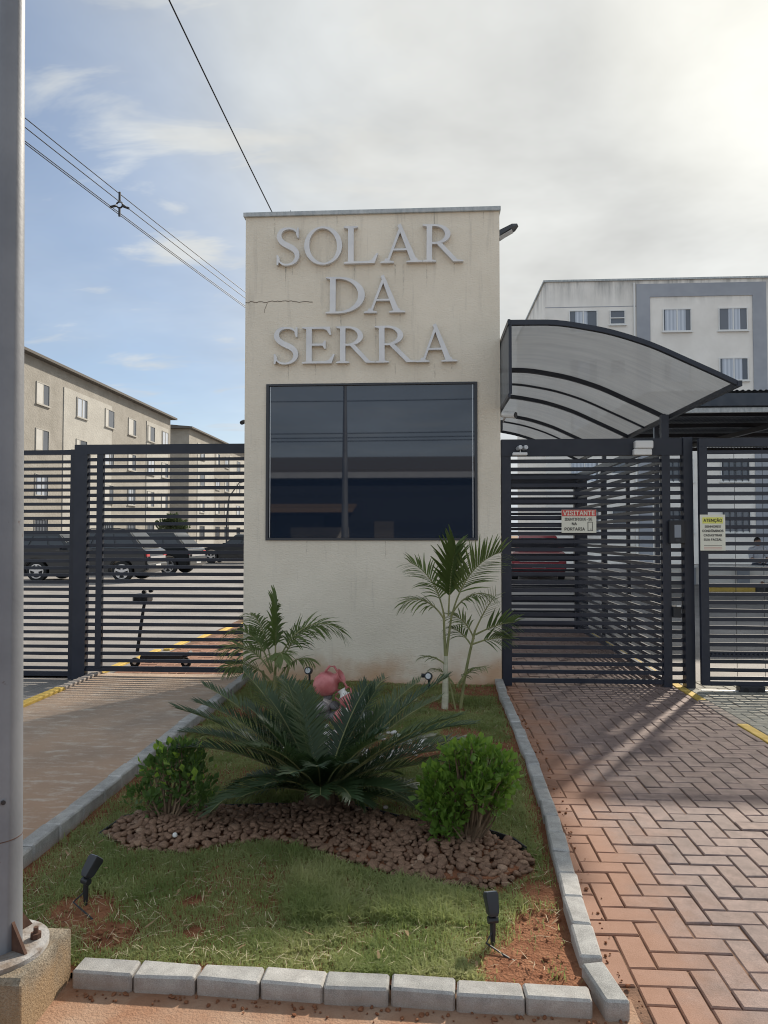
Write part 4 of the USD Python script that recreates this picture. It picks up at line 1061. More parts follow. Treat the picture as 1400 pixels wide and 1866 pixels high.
lp.part("lantern", hull([(LX - .46 + a, LY - 1.05 - b, 6.38 + z) for a in (-.12, .08) for b in (0, .5) for z in (0, .07)]), M["frame_dark"], smooth=False)
fb = np.array(B(LX - .26, -1.196, 2.09, 2.405, -0.06, .173, 0.012).vertices)
fb += np.array([[R.uniform(-.006, .006) for _ in range(3)] for _ in fb])
single("concrete_footing", trimesh.Trimesh(*hull(fb), process=False), M["block"], "stained square concrete footing under the grey lamp post", "footing", smooth=20)

# ------------------------------------------------------------------ garden spotlights
def spike_spot(x, y, zg, dirv, tilt, label, group=None):
    t = Thing("garden_spotlight", label, "spotlight", (x, y, zg), group)
    d = np.array([dirv[0] * math.cos(tilt), dirv[1] * math.cos(tilt), math.sin(tilt)])
    side = np.cross(d, [0, 0, 1]); side /= np.linalg.norm(side)
    up = np.cross(side, d)
    top = np.array([x, y, zg + .088])
    t.part("spike", tube([(x, y, zg - .03), (x, y, zg + .05), (x, y, zg + .085)], [.006, .011, .010], 8), M["black_plastic"])
    t.part("knuckle", cyl(top - side * .018, top + side * .018, .013, 12), M["black_plastic"])
    c0 = top + d * .01 + up * .012
    pts = []
    for a, w, h in ((0, .014, .013), (.014, .020, .019), (.070, .0245, .0225), (.080, .021, .020)):
        for sx in (-1, 1):
            for sz in (-1, 1):
                pts.append(c0 + d * a + side * w * sx * .92 + up * h * sz)
                pts.append(c0 + d * a + side * w * sx + up * h * sz * .75)
    t.part("housing", hull(pts), M["black_plastic"], smooth=30)
    lo = c0 + d * .0802
    t.part("lens", hull([lo + side * .0185 * sx + up * .016 * sz + d * e for sx in (-1, 1) for sz in (-1, 1) for e in (0, .002)]), M["screen"], smooth=False)
    t.part("cable", tube([(x, y, zg + .05), (x - side[0] * .03 - d[0] * .03, y - .03, zg + .02), (x + .03, y - .07, zg + .004), (x + .075, y - .10, zg - .005)], .0035, 6), M["black_plastic"])
    return t


def garden_z(x, y):
    return float(beds(np.array(x), np.array(y)))


spike_spot(-1.345, 2.80, garden_z(-1.345, 2.80) + .004, (.45, .89), .85, "black spike spotlight in bare red soil beside the grey lamp post")
spike_spot(0.243, 2.66, garden_z(.243, 2.66) + .004, (-.25, .97), 1.15, "black upright spike spotlight at the right front corner of the lawn")


def ring_spot(x, y, label, two):
    zg = garden_z(x, y)
    t = Thing("small_garden_light", label, "garden light", (x, y, zg))
    t.part("spike", tube([(x, y, zg - .03), (x, y, zg + .10)], [.007, .012], 8), M["black_plastic"])
    hd = t.part("lamp_head", tube([(x, y + .03, zg + .125), (x, y - .01, zg + .135), (x - .008, y - .05, zg + .145)], [.024, .036, .038], 16), M["black_plastic"])
    t.part("lens", cyl((x - .0085, y - .0505, zg + .1453), (x - .009, y - .053, zg + .146), .026, 14), M["lamp_glass"], parent=hd)
    if two:
        t.part("adjuster_knob", cyl((x - .075, y, zg + .14), (x - .035, y, zg + .138), .02, 12), M["black_plastic"])


ring_spot(-1.14, 7.02, "small round black garden light at the pillar foot behind the pink jug", False)
ring_spot(0.035, 6.90, "small round black garden light at the pillar foot beside the right palm", True)

# ------------------------------------------------------------------ pebble bed
BED = Polygon([(-1.60, 3.47), (-1.57, 3.68), (-1.40, 3.80), (-1.115, 3.86), (-.82, 3.90), (-.40, 3.92), (-.05, 3.72), (.26, 3.66), (.42, 3.53), (.50, 3.36), (.475, 3.20), (.30, 3.07), (.055, 3.06), (-.18, 3.15), (-.44, 3.30), (-.60, 3.38), (-.78, 3.42), (-.95, 3.33), (-1.12, 3.26), (-1.38, 3.27)]).buffer(.03).buffer(-.03)
pb = Thing("pebble_bed", "winding bed of brown pebbles round the feet of the cycad and shrubs", "pebble bed", (-.5, 3.5, 0))
ico = trimesh.creation.icosphere(1)
IV, IF = np.array(ico.vertices), np.array(ico.faces)


def stone(c, r, seed, flat=0.62):
    g = np.random.default_rng(seed)
    q = np.linalg.qr(g.normal(size=(3, 3)))[0]
    s = r * g.uniform(.72, 1.25, 3) * np.array([1, 1, flat])
    v = IV * (1 + .30 * np.sin(IV @ q[0] * 3 + g.uniform(0, 6)) [:, None] * .6)
    a = g.uniform(0, 6.28)
    ca, sa = math.cos(a), math.sin(a)
    tl = rot((1, 0, 0), g.uniform(-25, 25)) @ rot((0, 1, 0), g.uniform(-25, 25))
    v = (v * s) @ tl.T @ np.array([[ca, sa, 0], [-sa, ca, 0], [0, 0, 1]])
    return trimesh.Trimesh(v + np.array(c), IF, process=False)


stones = []
bx0, by0, bx1, by1 = BED.bounds
pp = shapely.prepared.prep(BED.buffer(-.012))
i = 0
for layer in range(2):
    st = .033
    for gx in np.arange(bx0, bx1, st):
        for gy in np.arange(by0, by1, st):
            x, y = gx + R.uniform(-.011, .011) + layer * .016, gy + R.uniform(-.011, .011) + layer * .016
            if layer and R.random() < .45 or not pp.contains(Point(x, y)):
                continue
            d = BED.exterior.distance(Point(x, y))
            mound = .024 * min(1, d / .14)
            r = R.choice([.011, .014, .016, .019, .023])
            i += 1
            stones.append((y, stone((x, y, garden_z(x, y) + .008 + mound + layer * .012), r, i)))
stones.sort(key=lambda q: q[0])
top300 = set(range(0, len(stones), max(1, len(stones) // 290)))
pick = sorted(top300)[:290]
ps = set(pick)
for k in pick:
    pb.part("pebble", stones[k][1], M["pebble"], smooth=50)
pb.part("pebbles", cat_([q[1] for k, q in enumerate(stones) if k not in ps]), M["pebble"], kind="stuff", smooth=True)
soil_m = BED.buffer(-.05)
tri = extrude(soil_m, .01)
tv = np.array(tri.vertices)
tv[:, 2] += .022
pb.part("bed_soil", trimesh.Trimesh(tv, tri.faces, process=False), M["soil"], smooth=False)
ring = np.array(BED.exterior.coords)
edge_poly = BED.buffer(.006).difference(BED.buffer(-.001))
em = extrude(edge_poly.intersection(sbox(-2, 3.43, .6, 4.2)), .030)
ev = np.array(em.vertices); ev[:, 2] += .008
pb.part("edging_strip", trimesh.Trimesh(ev, em.faces, process=False), M["black_plastic"], smooth=False)
for (x, y) in ((-1.185, 3.36), (-0.21, 3.80)):
    single("white_pebble", stone((x, y, garden_z(x, y) + .05), .013, int(x * 1000) % 999), M["white_stone"], "lone small white pebble among the brown ones near the left shrub" if x < -1 else "lone small white pebble at the right drooping cycad frond", "pebble", smooth=True)


# ------------------------------------------------------------------ plants
def strip_leaf(p0, d, up, L, w, droop, seg=3, tip=0.15):
    """One leaflet: a strip from p0 along d that bends down; returns vertices and faces."""
    side = np.cross(d, up); side /= max(np.linalg.norm(side), 1e-9)
    v, f = [], []
    p = np.array(p0, float); dd = np.array(d, float)
    for k in range(seg + 1):
        t = k / seg
        ww = w * (0.55 + 0.9 * t if t < .4 else (1 - t) * 1.52 + tip * t) * .5
        v += [p - side * ww, p + side * ww]
        dd = dd + np.array([0, 0, -droop / seg]); dd /= np.linalg.norm(dd)
        p = p + dd * L / seg
    for k in range(seg):
        a = 2 * k
        f += [(a, a + 1, a + 3), (a, a + 3, a + 2)]
    return v, f


def frond(base, az, el, L, bend, n, ll, lw, vang, ldroop, g, start=.12, seg=2, sweep=55, rr=.006, flat=0.0, twist=0.0):
    """A pinnate leaf. bend: how far (radians) the stem curves down along its length. Returns (leaflets, rachis)."""
    m = 24
    pts = []
    p = np.array(base, float)
    e = el
    for k in range(m + 1):
        pts.append(p.copy())
        p = p + np.array([math.cos(az) * math.cos(e), math.sin(az) * math.cos(e), math.sin(e)]) * L / m
        e -= bend * (0.4 + 1.2 * k / m) / m
    pts = np.array(pts)
    tan = np.gradient(pts, axis=0); tan /= np.linalg.norm(tan, axis=1, keepdims=True)
    hor = np.array([-math.sin(az), math.cos(az), 0])
    V, F = [], []
    o = 0
    for k in range(n):
        s = start + (1 - start) * (k + .5) / n
        u = s * m
        i = min(int(u), m - 1)
        q = pts[i] + (pts[i + 1] - pts[i]) * (u - i)
        tg = tan[i]
        upv = np.cross(tg, hor) * -1
        if upv[2] < 0:
            upv = -upv
        prof = math.sin(math.pi * min(1, .12 + .80 * s)) ** .6 if s < .9 else .55 + (1 - s) * 2
        sw = math.radians(sweep - 28 * s)
        for sgn in (-1, 1):
            sd = hor * sgn * math.cos(twist) + upv * math.sin(twist) * sgn
            out = sd * math.cos(vang) + upv * math.sin(vang)
            d = out * math.sin(sw) + tg * math.cos(sw)
            d = d + g.normal(0, .05, 3); d /= np.linalg.norm(d)
            v, f = strip_leaf(q, d, upv * math.cos(vang) - sd * math.sin(vang), ll * prof * g.uniform(.9, 1.08), lw, ldroop * g.uniform(.7, 1.3), seg)
            V += v
            F += [tuple(a + o for a in t_) for t_ in f]
            o += len(v)
    lf_ = trimesh.Trimesh(np.array(V), np.array(F), process=False)
    rc = tube(pts, np.linspace(rr, rr * .25, m + 1), 5)
    return lf_, rc


g = np.random.default_rng(5)
CX, CY = -0.56, 3.85
cy = Thing("cycad", "large dark green sago cycad with a rosette of stiff feathery fronds", "cycad", (CX, CY, 0.03))
core = trimesh.creation.icosphere(3)
cvv = np.array(core.vertices)
cvv = cvv * (1 + .18 * np.abs(np.sin(cvv[:, 2:3] * 14)) * np.abs(np.sin(np.arctan2(cvv[:, 1], cvv[:, 0]) * 9))[:, None]) * [.085, .085, .09] + [CX, CY, .075]
cy.part("trunk", trimesh.Trimesh(cvv, core.faces, process=False), M["cycad_core"], smooth=True)
spec = []
for a_, e_, L_ in ((150, 62, .62), (135, 68, .66), (121, 68, .66), (112, 56, .64), (54, 66, .70), (45, 60, .66), (30, 56, .64), (168, 56, .64), (270, 66, .40), (235, 60, .42), (305, 60, .42), (200, 60, .5), (345, 58, .5)):
    spec.append((math.radians(a_), math.radians(e_ - 5), .88 * L_ * g.uniform(.97, 1.03), g.uniform(.2, .45)))
for k in range(19):
    spec.append((k * 2 * math.pi / 19 + .2 + g.uniform(-.1, .1), math.radians(g.uniform(36, 48)), g.uniform(.80, .90), g.uniform(.4, .7)))
for k in range(21):
    spec.append((k * 2 * math.pi / 21 + .05 + g.uniform(-.1, .1), math.radians(g.uniform(20, 33)), g.uniform(.76, .90), g.uniform(.45, .8)))
for k in range(13):
    spec.append((k * 2 * math.pi / 13 + .35 + g.uniform(-.12, .12), math.radians(g.uniform(4, 16)), g.uniform(.50, .66), g.uniform(.6, .95)))
spec = [q for q in spec if not (math.radians(66) < q[0] % (2 * math.pi) < math.radians(108) and q[1] > math.radians(17))]
spec = [q for q in spec if not (math.sin(q[0]) < -.25 and q[1] < math.radians(17))]
spec += [(math.radians(212), math.radians(22), .60, 1.25), (math.radians(238), math.radians(16), .46, 1.3), (math.radians(334), math.radians(20), .62, 1.2), (math.radians(318), math.radians(28), .50, 1.3)]
spec = [(a_, e_ + math.radians(4), l_ * .97, b_) for i_, (a_, e_, l_, b_) in enumerate(spec) if not (math.sin(a_) < -.2 and e_ < math.radians(34) and i_ % 3 == 0)]
for az, el, L, bend in spec:
    if math.sin(az) < -.55:      # those towards the street are shorter
        L *= .62
    b0 = (CX + .05 * math.cos(az), CY + .05 * math.sin(az), .105 + .05 * math.sin(el))
    lf_, rc = frond(b0, az, el, L, bend, 70, .14, .0086, math.radians(30), .35, g, start=.10, seg=2, sweep=62)
    fp = cy.part("frond", lf_, M["cycad"], smooth=False)
    cy.part("stem", rc, M["stalk"], parent=fp)


def palm(t, stems, fronds, mm, seed):
    gg = np.random.default_rng(seed)
    for pts, rad, m_ in stems:
        t.part("stem", tube(pts, rad, 10), m_)
    for base, az, el, L, bend, n, ll, lw, ld, tw in fronds:
        lf_, rc = frond(base, math.radians(az), math.radians(el), L, bend, int(n * .72), ll, lw * 1.45, math.radians(18), ld, gg, start=.28, seg=4, sweep=58, rr=.009, twist=math.radians(tw))
        fp = t.part("frond", lf_, mm, smooth=False)
        t.part("stalk", rc, M["stalk"], parent=fp)


z0 = garden_z(-1.34, 6.3)
p1 = Thing("areca_palm", "bushy young palm with arching fronds at the pillar's left foot", "palm", (-1.34, 6.3, z0))
st1 = []
for dx, dy, tx, ty, hh in ((0, 0, .01, .0, .30), (.035, .02, .09, .02, .30), (-.045, .01, -.06, .0, .27), (.01, -.04, .03, -.06, .24)):
    st1.append(([(-1.34 + dx, 6.3 + dy, z0 - .03), (-1.34 + dx + tx * .5, 6.3 + dy + ty * .5, z0 + hh * .5), (-1.34 + dx + tx, 6.3 + dy + ty, z0 + hh)], [.017, .014, .012], M["stalk"]))
fr1 = [((-1.31, 6.3, .33), 4, 74, .80, 2.25, 34, .27, .018, 1.0, 25), ((-1.33, 6.3, .32), 100, 84, .66, .9, 30, .25, .018, .8, 70), ((-1.37, 6.3, .30), 160, 72, .60, 1.7, 30, .24, .018, 1.0, -20),
       ((-1.36, 6.27, .28), 195, 62, .54, 1.7, 32, .22, .016, 1.1, -30), ((-1.33, 6.27, .27), 292, 62, .52, 1.7, 26, .22, .016, 1.0, 10), ((-1.30, 6.32, .32), 40, 66, .62, 1.5, 28, .24, .016, 1.0, 20),
       ((-1.36, 6.33, .28), 130, 72, .70, 1.2, 30, .24, .016, .9, 0), ((-1.38, 6.29, .22), 215, 50, .46, 1.5, 28, .20, .014, 1.1, -40), ((-1.30, 6.27, .22), 335, 60, .45, 1.5, 24, .18, .014, 1.0, 10)]
palm(p1, st1, fr1, M["palm"], 21)
# thin green shoots at its foot
sv, sf, o = [], [], 0
for k in range(46):
    a = g.uniform(0, 6.28)
    v, f = strip_leaf((-1.36 + .10 * g.normal(), 6.28 + .06 * g.normal(), z0), np.array([.35 * math.cos(a), .35 * math.sin(a), 1.0]) / 1.06, np.array([math.cos(a), math.sin(a), 0.0]) * -1 + [0, 0, .1], g.uniform(.12, .24), .012, .7, 3)
    sv += v; sf += [tuple(q + o for q in t_) for t_ in f]; o += len(v)
p1.part("shoots", trimesh.Trimesh(np.array(sv), np.array(sf), process=False), M["palm"], kind="stuff", smooth=False)

z1 = garden_z(.17, 6.2)
p2 = Thing("areca_palm", "taller young palm with a pale thick trunk at the pillar's right foot", "palm", (.17, 6.2, z1))
st2 = [([(.165, 6.2, z1 - .03), (.170, 6.2, .12), (.172, 6.2, .30), (.176, 6.2, .46)], [.030, .029, .025, .018], M["trunk_pale"]),
       ([(.174, 6.2, .44), (.165, 6.2, .62), (.160, 6.2, .80)], [.015, .012, .009], M["stalk"]), ([(.178, 6.2, .44), (.20, 6.2, .62), (.225, 6.2, .80)], [.014, .011, .009], M["stalk"]),
       ([(.30, 6.22, z1 - .02), (.335, 6.22, .26), (.385, 6.22, .50), (.43, 6.22, .68)], [.014, .013, .012, .010], M["stalk"]),
       ([(.26, 6.2, z1 - .02), (.21, 6.2, .22), (.175, 6.2, .36)], [.010, .009, .006], M["stalk"])]
fr2 = [((.225, 6.2, .80), 12, 74, .74, 1.1, 34, .30, .024, .5, 60), ((.165, 6.2, .78), 165, 80, .60, 1.1, 30, .24, .016, .8, -40), ((.20, 6.2, .80), 60, 86, .62, .4, 28, .34, .024, .4, 80),
       ((.17, 6.2, .76), 190, 60, .45, 1.8, 26, .24, .014, 1.0, -20), ((.22, 6.2, .80), 350, 62, .46, 1.8, 24, .18, .014, 1.2, 10),
       ((.43, 6.22, .68), 14, 64, .36, .3, 14, .16, .012, .2, 85), ((.43, 6.22, .64), 2, 28, .36, .5, 18, .20, .022, .5, 60), ((.42, 6.22, .60), 160, 68, .34, 1.3, 20, .18, .013, .9, -20), ((.41, 6.22, .56), 355, 22, .32, .6, 16, .18, .018, .6, 40), ((.40, 6.2, .54), 150, 55, .30, 1.2, 18, .17, .012, 1.0, -30),
       ((.18, 6.19, .38), 175, 40, .26, 1.3, 14, .12, .012, .8, 0), ((.27, 6.19, .20), 20, 60, .28, 1.2, 16, .14, .010, 1.0, 0), ((.30, 6.19, .22), 330, 62, .30, 1.2, 16, .14, .010, 1.0, 0), ((.24, 6.19, .22), 160, 55, .26, 1.3, 14, .12, .010, 1.0, 0)]
palm(p2, st2, fr2, M["palm"], 22)


# leafy shrubs
def leaf_cloud(clumps, n, size, seed, outer=0.35):
    gg = np.random.default_rng(seed)
    V, F = [], []
    o = 0
    tot = sum(c[3] ** 2 for c in clumps)
    for (cx_, cy_, cz_, r) in clumps:
        nrm = None
        for _ in range(int(n * r * r / tot)):
            d = gg.normal(size=3); d /= np.linalg.norm(d)
            rr = r * (gg.uniform(outer, 1.0) ** .45) * (1 + .20 * math.sin(5 * d[0] + 3 * d[1] + 40 * cx_) + .24 * gg.normal())
            p = np.array([cx_, cy_, cz_]) + d * rr * np.array([1, 1, .95])
            ax = d * .8 + np.array([0, 0, .75]) + gg.normal(size=3) * .35
            ax /= np.linalg.norm(ax)
            up = np.cross(ax, gg.normal(size=3)); up /= np.linalg.norm(up)
            sd = np.cross(ax, up)
            L = size * gg.choice([.45, .7, .9, 1.1, 1.35]); w = L * .34
            fold = up * w * .35
            V += [p, p + ax * L * .55 + sd * w + fold, p + ax * L, p + ax * L * .55 - sd * w + fold, p + ax * L * .5]
            F += [(o, o + 4, o + 1), (o + 1, o + 4, o + 2), (o, o + 3, o + 4), (o + 3, o + 2, o + 4)]
            o += 5
    return trimesh.Trimesh(np.array(V), np.array(F), process=False)


def shrub(name, label, base, clumps, n, size, m_, seed, young=.16):  # young: share of extra leaves that carry the painted sunlight
    t = Thing(name, label, "shrub", base)
    gg = np.random.default_rng(seed)
    t.part("foliage", leaf_cloud(clumps, n, size, seed), m_, smooth=False)
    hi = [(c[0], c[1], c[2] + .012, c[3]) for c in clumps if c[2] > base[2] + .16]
    t.part("young_shoots", leaf_cloud(hi, n * young, size * 1.05, seed + 7, .9), M["bush_sun_tint"], label="upper leaves with sunlight painted in as yellow-green", kind="stuff", smooth=False)  # sunlit crown imitated by a layer of lighter-coloured leaves
    b = np.array(base)
    for (cx_, cy_, cz_, r) in clumps:
        for _ in range(5):
            e = np.array([cx_, cy_, cz_]) + gg.normal(size=3) * r * .45
            mid = b + (e - b) * .5 + gg.normal(size=3) * .02
            t.part("branch", tube([b + gg.normal(size=3) * [.012, .012, 0] - [0, 0, .03], mid, e], [.0075, .0055, .002], 5), M["twig"])
    return t


zb = garden_z(.2, 3.5)
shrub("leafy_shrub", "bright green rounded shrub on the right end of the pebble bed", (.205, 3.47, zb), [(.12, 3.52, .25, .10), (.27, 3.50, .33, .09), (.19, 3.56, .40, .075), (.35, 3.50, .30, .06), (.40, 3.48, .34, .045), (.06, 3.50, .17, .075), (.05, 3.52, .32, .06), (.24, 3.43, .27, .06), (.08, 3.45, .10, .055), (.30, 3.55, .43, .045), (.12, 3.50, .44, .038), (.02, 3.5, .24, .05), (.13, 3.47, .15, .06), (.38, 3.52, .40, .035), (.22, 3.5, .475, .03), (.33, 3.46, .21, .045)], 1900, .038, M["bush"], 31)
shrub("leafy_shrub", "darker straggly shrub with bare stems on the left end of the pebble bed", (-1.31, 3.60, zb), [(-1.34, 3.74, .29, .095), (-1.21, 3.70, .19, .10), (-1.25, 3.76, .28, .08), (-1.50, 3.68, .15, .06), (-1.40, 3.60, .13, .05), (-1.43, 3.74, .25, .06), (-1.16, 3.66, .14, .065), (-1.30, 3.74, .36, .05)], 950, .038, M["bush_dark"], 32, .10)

# ------------------------------------------------------------------ pink jugs on a stone cascade
JY = 5.75
fo = Thing("stone_cascade", "stacked grey stones with white patches behind the cycad, holding up the pink jugs", "stone stack", (-.62, JY, .03))
k = 0
for (x, z, r) in ((-.80, .06, .06), (-.72, .05, .055), (-.86, .05, .05), (-.79, .15, .05), (-.83, .12, .045), (-.73, .13, .045), (-.60, .06, .06), (-.52, .07, .055), (-.66, .06, .05), (-.55, .15, .05), (-.62, .14, .045), (-.50, .15, .04), (-.53, .215, .042), (-.47, .06, .05), (-.79, .205, .036)):
    k += 1
    fo.part("stone", stone((x, JY + R.uniform(-.05, .05), z), r, 900 + k, .9), M["grey_stone"] if k % 4 else M["white_stone"], smooth=True)


def jug(x, y, z, s, tilt_dir, tilt, label, white=False):
    t = Thing("clay_jug", label, "jug", (x, y, z))
    prof = [(.001, -.10), (.05, -.10), (.085, -.06), (.10, 0.0), (.085, .055), (.05, .085), (.040, .105), (.045, .13), (.060, .145), (.052, .145), (.036, .125), (.032, .105), (.04, .08), (.001, .06)]
    m = lathe([(r * s, h * s) for r, h in prof], 24)
    Rt = rot((math.sin(tilt_dir), math.cos(tilt_dir) * 1.0, 0), tilt)
    t.part("body", move(m, Rt, (x, y, z)), M["pink_clay"], smooth=40)
    for sg in (-1, 1):
        hd = tube([(sg * .05 * s, 0, .135 * s), (sg * .095 * s, 0, .135 * s), (sg * .115 * s, 0, .10 * s), (sg * .09 * s, 0, .045 * s)], .010 * s, 8)
        t.part("handle", move(hd, Rt, (x, y, z)), M["pink_clay"])
    if white:
        t.part("glaze_patch", move(lathe([(r * s * 1.02, h * s) for r, h in ((.086, .055), (.052, .085), (.043, .105), (.047, .13), (.062, .146))], 24), Rt, (x, y, z)), M["jug_white"], smooth=40)  # white ring over the shoulder and neck of the jug
    return t


jug(-.795, JY, .305, 1.0, 0.25, 62, "largest pink clay jug lying on its side atop the stone stack")
jug(-.625, JY - .04, .185, .62, 0.4, -35, "small pink jug with white shoulder beside the grey boulders", True)
jug(-.640, JY - .22, .100, .66, 0.3, 48, "small pink jug with white stripes, lowest of the three", True)
wp = Thing("white_pebble_patch", "patch of white pebbles on the grass behind the cycad", "pebble patch", (-.5, 5.1, .03))
k = 0
for _ in range(150):
    x, y = R.uniform(-1.0, .06), R.uniform(4.45, 5.55)
    if (x + .5) ** 2 / .28 + (y - 5.0) ** 2 / .30 > 1 and not (x > -.2 and y < 4.62):
        continue
    k += 1
    wp.part("pebble", stone((x, y, garden_z(x, y) + .016), R.uniform(.016, .030), 2000 + k), M["white_stone"], smooth=True)

# ------------------------------------------------------------------ grass
gg = np.random.default_rng(77)
N = 280000
x = gg.uniform(-1.77, .70, N); y = 2.43 + (7.15 - 2.43) * gg.uniform(0, 1, N) ** 1.5
nz = meshkit.fbm(np.stack([x * 2.3, y * 2.3, 0 * x], 1))
nz = (nz - nz.min()) / (nz.max() - nz.min())
nz2 = meshkit.fbm(np.stack([x * 9, y * 9, 0 * x + 5], 1)); nz2 = (nz2 - nz2.min()) / (nz2.max() - nz2.min())
dens = np.clip(.8 + 1.2 * (nz - .38), 0.3, 1) * np.clip(.5 + 1.1 * nz2, .3, 1)
kx = kerb_right_x(y)


def bare(px, py, r, soft=.4):
    q = np.hypot(x - px, (y - py))
    return np.clip((q / r - (1 - soft)) / soft, 0, 1)


for px, py, r in ((-1.33, 2.75, .17), (-1.15, 2.60, .12), (-.93, 2.86, .06), (.40, 2.55, .24), (.44, 2.80, .15), (.30, 2.5, .15), (.46, 3.05, .10), (.17, 6.2, .22), (.25, 5.4, .20), (.55, 5.0, .20), (-.95, 4.25, .10), (-.05, 4.9, .25), (.5, 6.9, .3), (-.7, 5.7, .2), (-1.5, 5.9, .25), (-.85, 2.62, .05)):
    dens *= .06 + .94 * bare(px, py, r)
dens *= np.clip((kx - x) / .10, .05, 1)
dens *= np.clip((x + 1.78) / .09, .05, 1)
dens *= np.clip((y - 2.41) / .06, .15, 1)
inside_bed = shapely.contains_xy(BED.buffer(.0), x, y)
dens[inside_bed] = 0
dens[np.hypot(x + .5, y - 5.0) < .38] *= .25
near_bed = shapely.contains_xy(BED.buffer(.10), x, y)
dens[near_bed] = np.clip(dens[near_bed] * 1.5, 0, 1)
keep = (gg.uniform(0, 1, N) < dens) & (x < kx - .005)
x, y, nz = x[keep], y[keep], nz[keep]
n = len(x)
lush = shapely.contains_xy(Polygon([(-.55, 2.75), (-.62, 3.35), (-.45, 3.28), (-.1, 3.08), (.3, 2.95), (.45, 3.1), (.62, 3.1), (.35, 2.75)]), x, y)
hgt = gg.uniform(.012, .027, n) * (1 + .9 * lush) * (1 + .5 * (nz > .55))
az = gg.uniform(0, 2 * np.pi, n)
lean = gg.uniform(.15, 1.35, n)
wid = gg.uniform(.0016, .0036, n) * (1 + .25 * (y - 2.4))
zb = beds(x, y) + .001
base = np.stack([x, y, zb], 1)
dr = np.stack([np.cos(az), np.sin(az), 0 * az], 1)
sd = np.stack([-np.sin(az), np.cos(az), 0 * az], 1)
mid = base + dr * (hgt * .35 * lean)[:, None] + np.array([0, 0, 1.0]) * (hgt * .62)[:, None]
tip = base + dr * (hgt * 1.0 * lean)[:, None] + np.array([0, 0, 1.0]) * (hgt * (1.05 - .32 * lean))[:, None]
V = np.stack([base - sd * wid[:, None] / 2, base + sd * wid[:, None] / 2, mid - sd * wid[:, None] * .42, mid + sd * wid[:, None] * .42, tip], 1).reshape(-1, 3)
o = (np.arange(n) * 5)[:, None]
F = np.concatenate([o + [0, 1, 3], o + [0, 3, 2], o + [2, 3, 4]], 0)
single("grass", trimesh.Trimesh(V, F, process=False), M["grass"], "short patchy lawn grass filling the garden bed", "grass", kind="stuff", smooth=False)
lv, lfc, o = [], [], 0
for _ in range(3200):
    X_, Y_ = R.uniform(-1.72, .62), 2.47 + 4.5 * R.random() ** 1.6
    if X_ > kerb_right_x(Y_) - .02 or BED.contains(Point(X_, Y_)) or math.hypot(X_ - .42, Y_ - 2.6) < .26 and R.random() < .85:
        continue
    a_ = R.uniform(0, 6.283)
    v, f = strip_leaf((X_, Y_, garden_z(X_, Y_) + R.uniform(.010, .028)), np.array([math.cos(a_), math.sin(a_), R.uniform(-.1, .35)]), np.array([0, 0.1, 1.0]), R.uniform(.03, .065), R.uniform(.0015, .0028), R.uniform(-.2, .8), 3)
    lv += v; lfc += [tuple(q + o for q in t_) for t_ in f]; o += len(v)
M["straw"] = leafmat("straw", [(0.38, 0.31, 0.18), (0.56, 0.48, 0.32), (0.62, 0.56, 0.42)], 0.2, 0.8)
single("dry_grass", trimesh.Trimesh(np.array(lv), np.array(lfc), process=False), M["straw"], "dry straw-coloured grass stems lying over the lawn", "dry grass", kind="stuff", smooth=False)
lv, lfc, o = [], [], 0
for _ in range(150):
    X_, Y_ = R.uniform(-1.7, .6), 2.5 + 4.4 * R.random() ** 1.4
    if X_ > kerb_right_x(Y_) - .03:
        continue
    v, f = strip_leaf((X_, Y_, garden_z(X_, Y_) + R.uniform(.012, .026)), np.array([math.cos(o), math.sin(o), R.uniform(-.2, .3)]), np.array([0, 0.1, 1.0]), R.uniform(.02, .05), R.uniform(.006, .016), R.uniform(-.3, .5), 3)
    lv += v; lfc += [tuple(q + o for q in t_) for t_ in f]; o += len(v)
M["dry_leaf"] = leafmat("dry_leaf", [(0.30, 0.20, 0.10), (0.46, 0.36, 0.22), (0.22, 0.12, 0.06)], 0.2, 0.8)
single("leaf_litter", trimesh.Trimesh(np.array(lv), np.array(lfc), process=False), M["dry_leaf"], "dry straw-coloured leaf scraps scattered over the lawn", "leaf litter", kind="stuff", smooth=False)
# clods and dry litter on the bare soil
cl = []
for _ in range(480):
    px, py, r = R.choice([(-1.33, 2.75, .2), (.40, 2.58, .22), (.47, 2.9, .18), (-1.12, 2.58, .1), (-1.70, 4.5, .06), (.55, 4.8, .15), (-1.70, 3.4, .06), (-.93, 2.86, .05)])
    a, q = R.uniform(0, 6.28), r * math.sqrt(R.random())
    X_, Y_ = px + q * math.cos(a), py + q * math.sin(a) * (1 if r > .07 else 9)
    if -1.77 < X_ < kerb_right_x(Y_) - .01 and Y_ > 2.45:
        cl.append(stone((X_, Y_, garden_z(X_, Y_) + .003), R.choice([.003, .004, .004, .006, .009]), R.randrange(10 ** 6), .8))
single("soil_clods", cat_(cl), M["soil"], "loose crumbs of red earth on the bare patches", "earth", kind="stuff", smooth=True)
# crumbs of soil and grit along the outside of the kerb and the front strip
gt = []
for _ in range(230):
    if R.random() < .5:
        Y_ = R.uniform(2.0, 6.5); X_ = float(kerb_right_x(max(Y_, 2.45))) + .105 + abs(R.gauss(0, .035))
        zt = .004
    else:
        X_ = R.uniform(-1.15, .7); Y_ = 2.335 - .05 * (X_ + 1.17) / 1.7 - abs(R.gauss(0, .03)); zt = .003
    gt.append(stone((X_, Y_, zt), R.choice([.003, .003, .004, .006, .008]), R.randrange(10 ** 6), .7))
single("earth_crumbs", cat_(gt), M["soil"], "red earth crumbs spilled along the outside of the kerb", "earth", kind="stuff", smooth=True)

# ------------------------------------------------------------------ a person sitting by the low wall
import manifold3d as mf


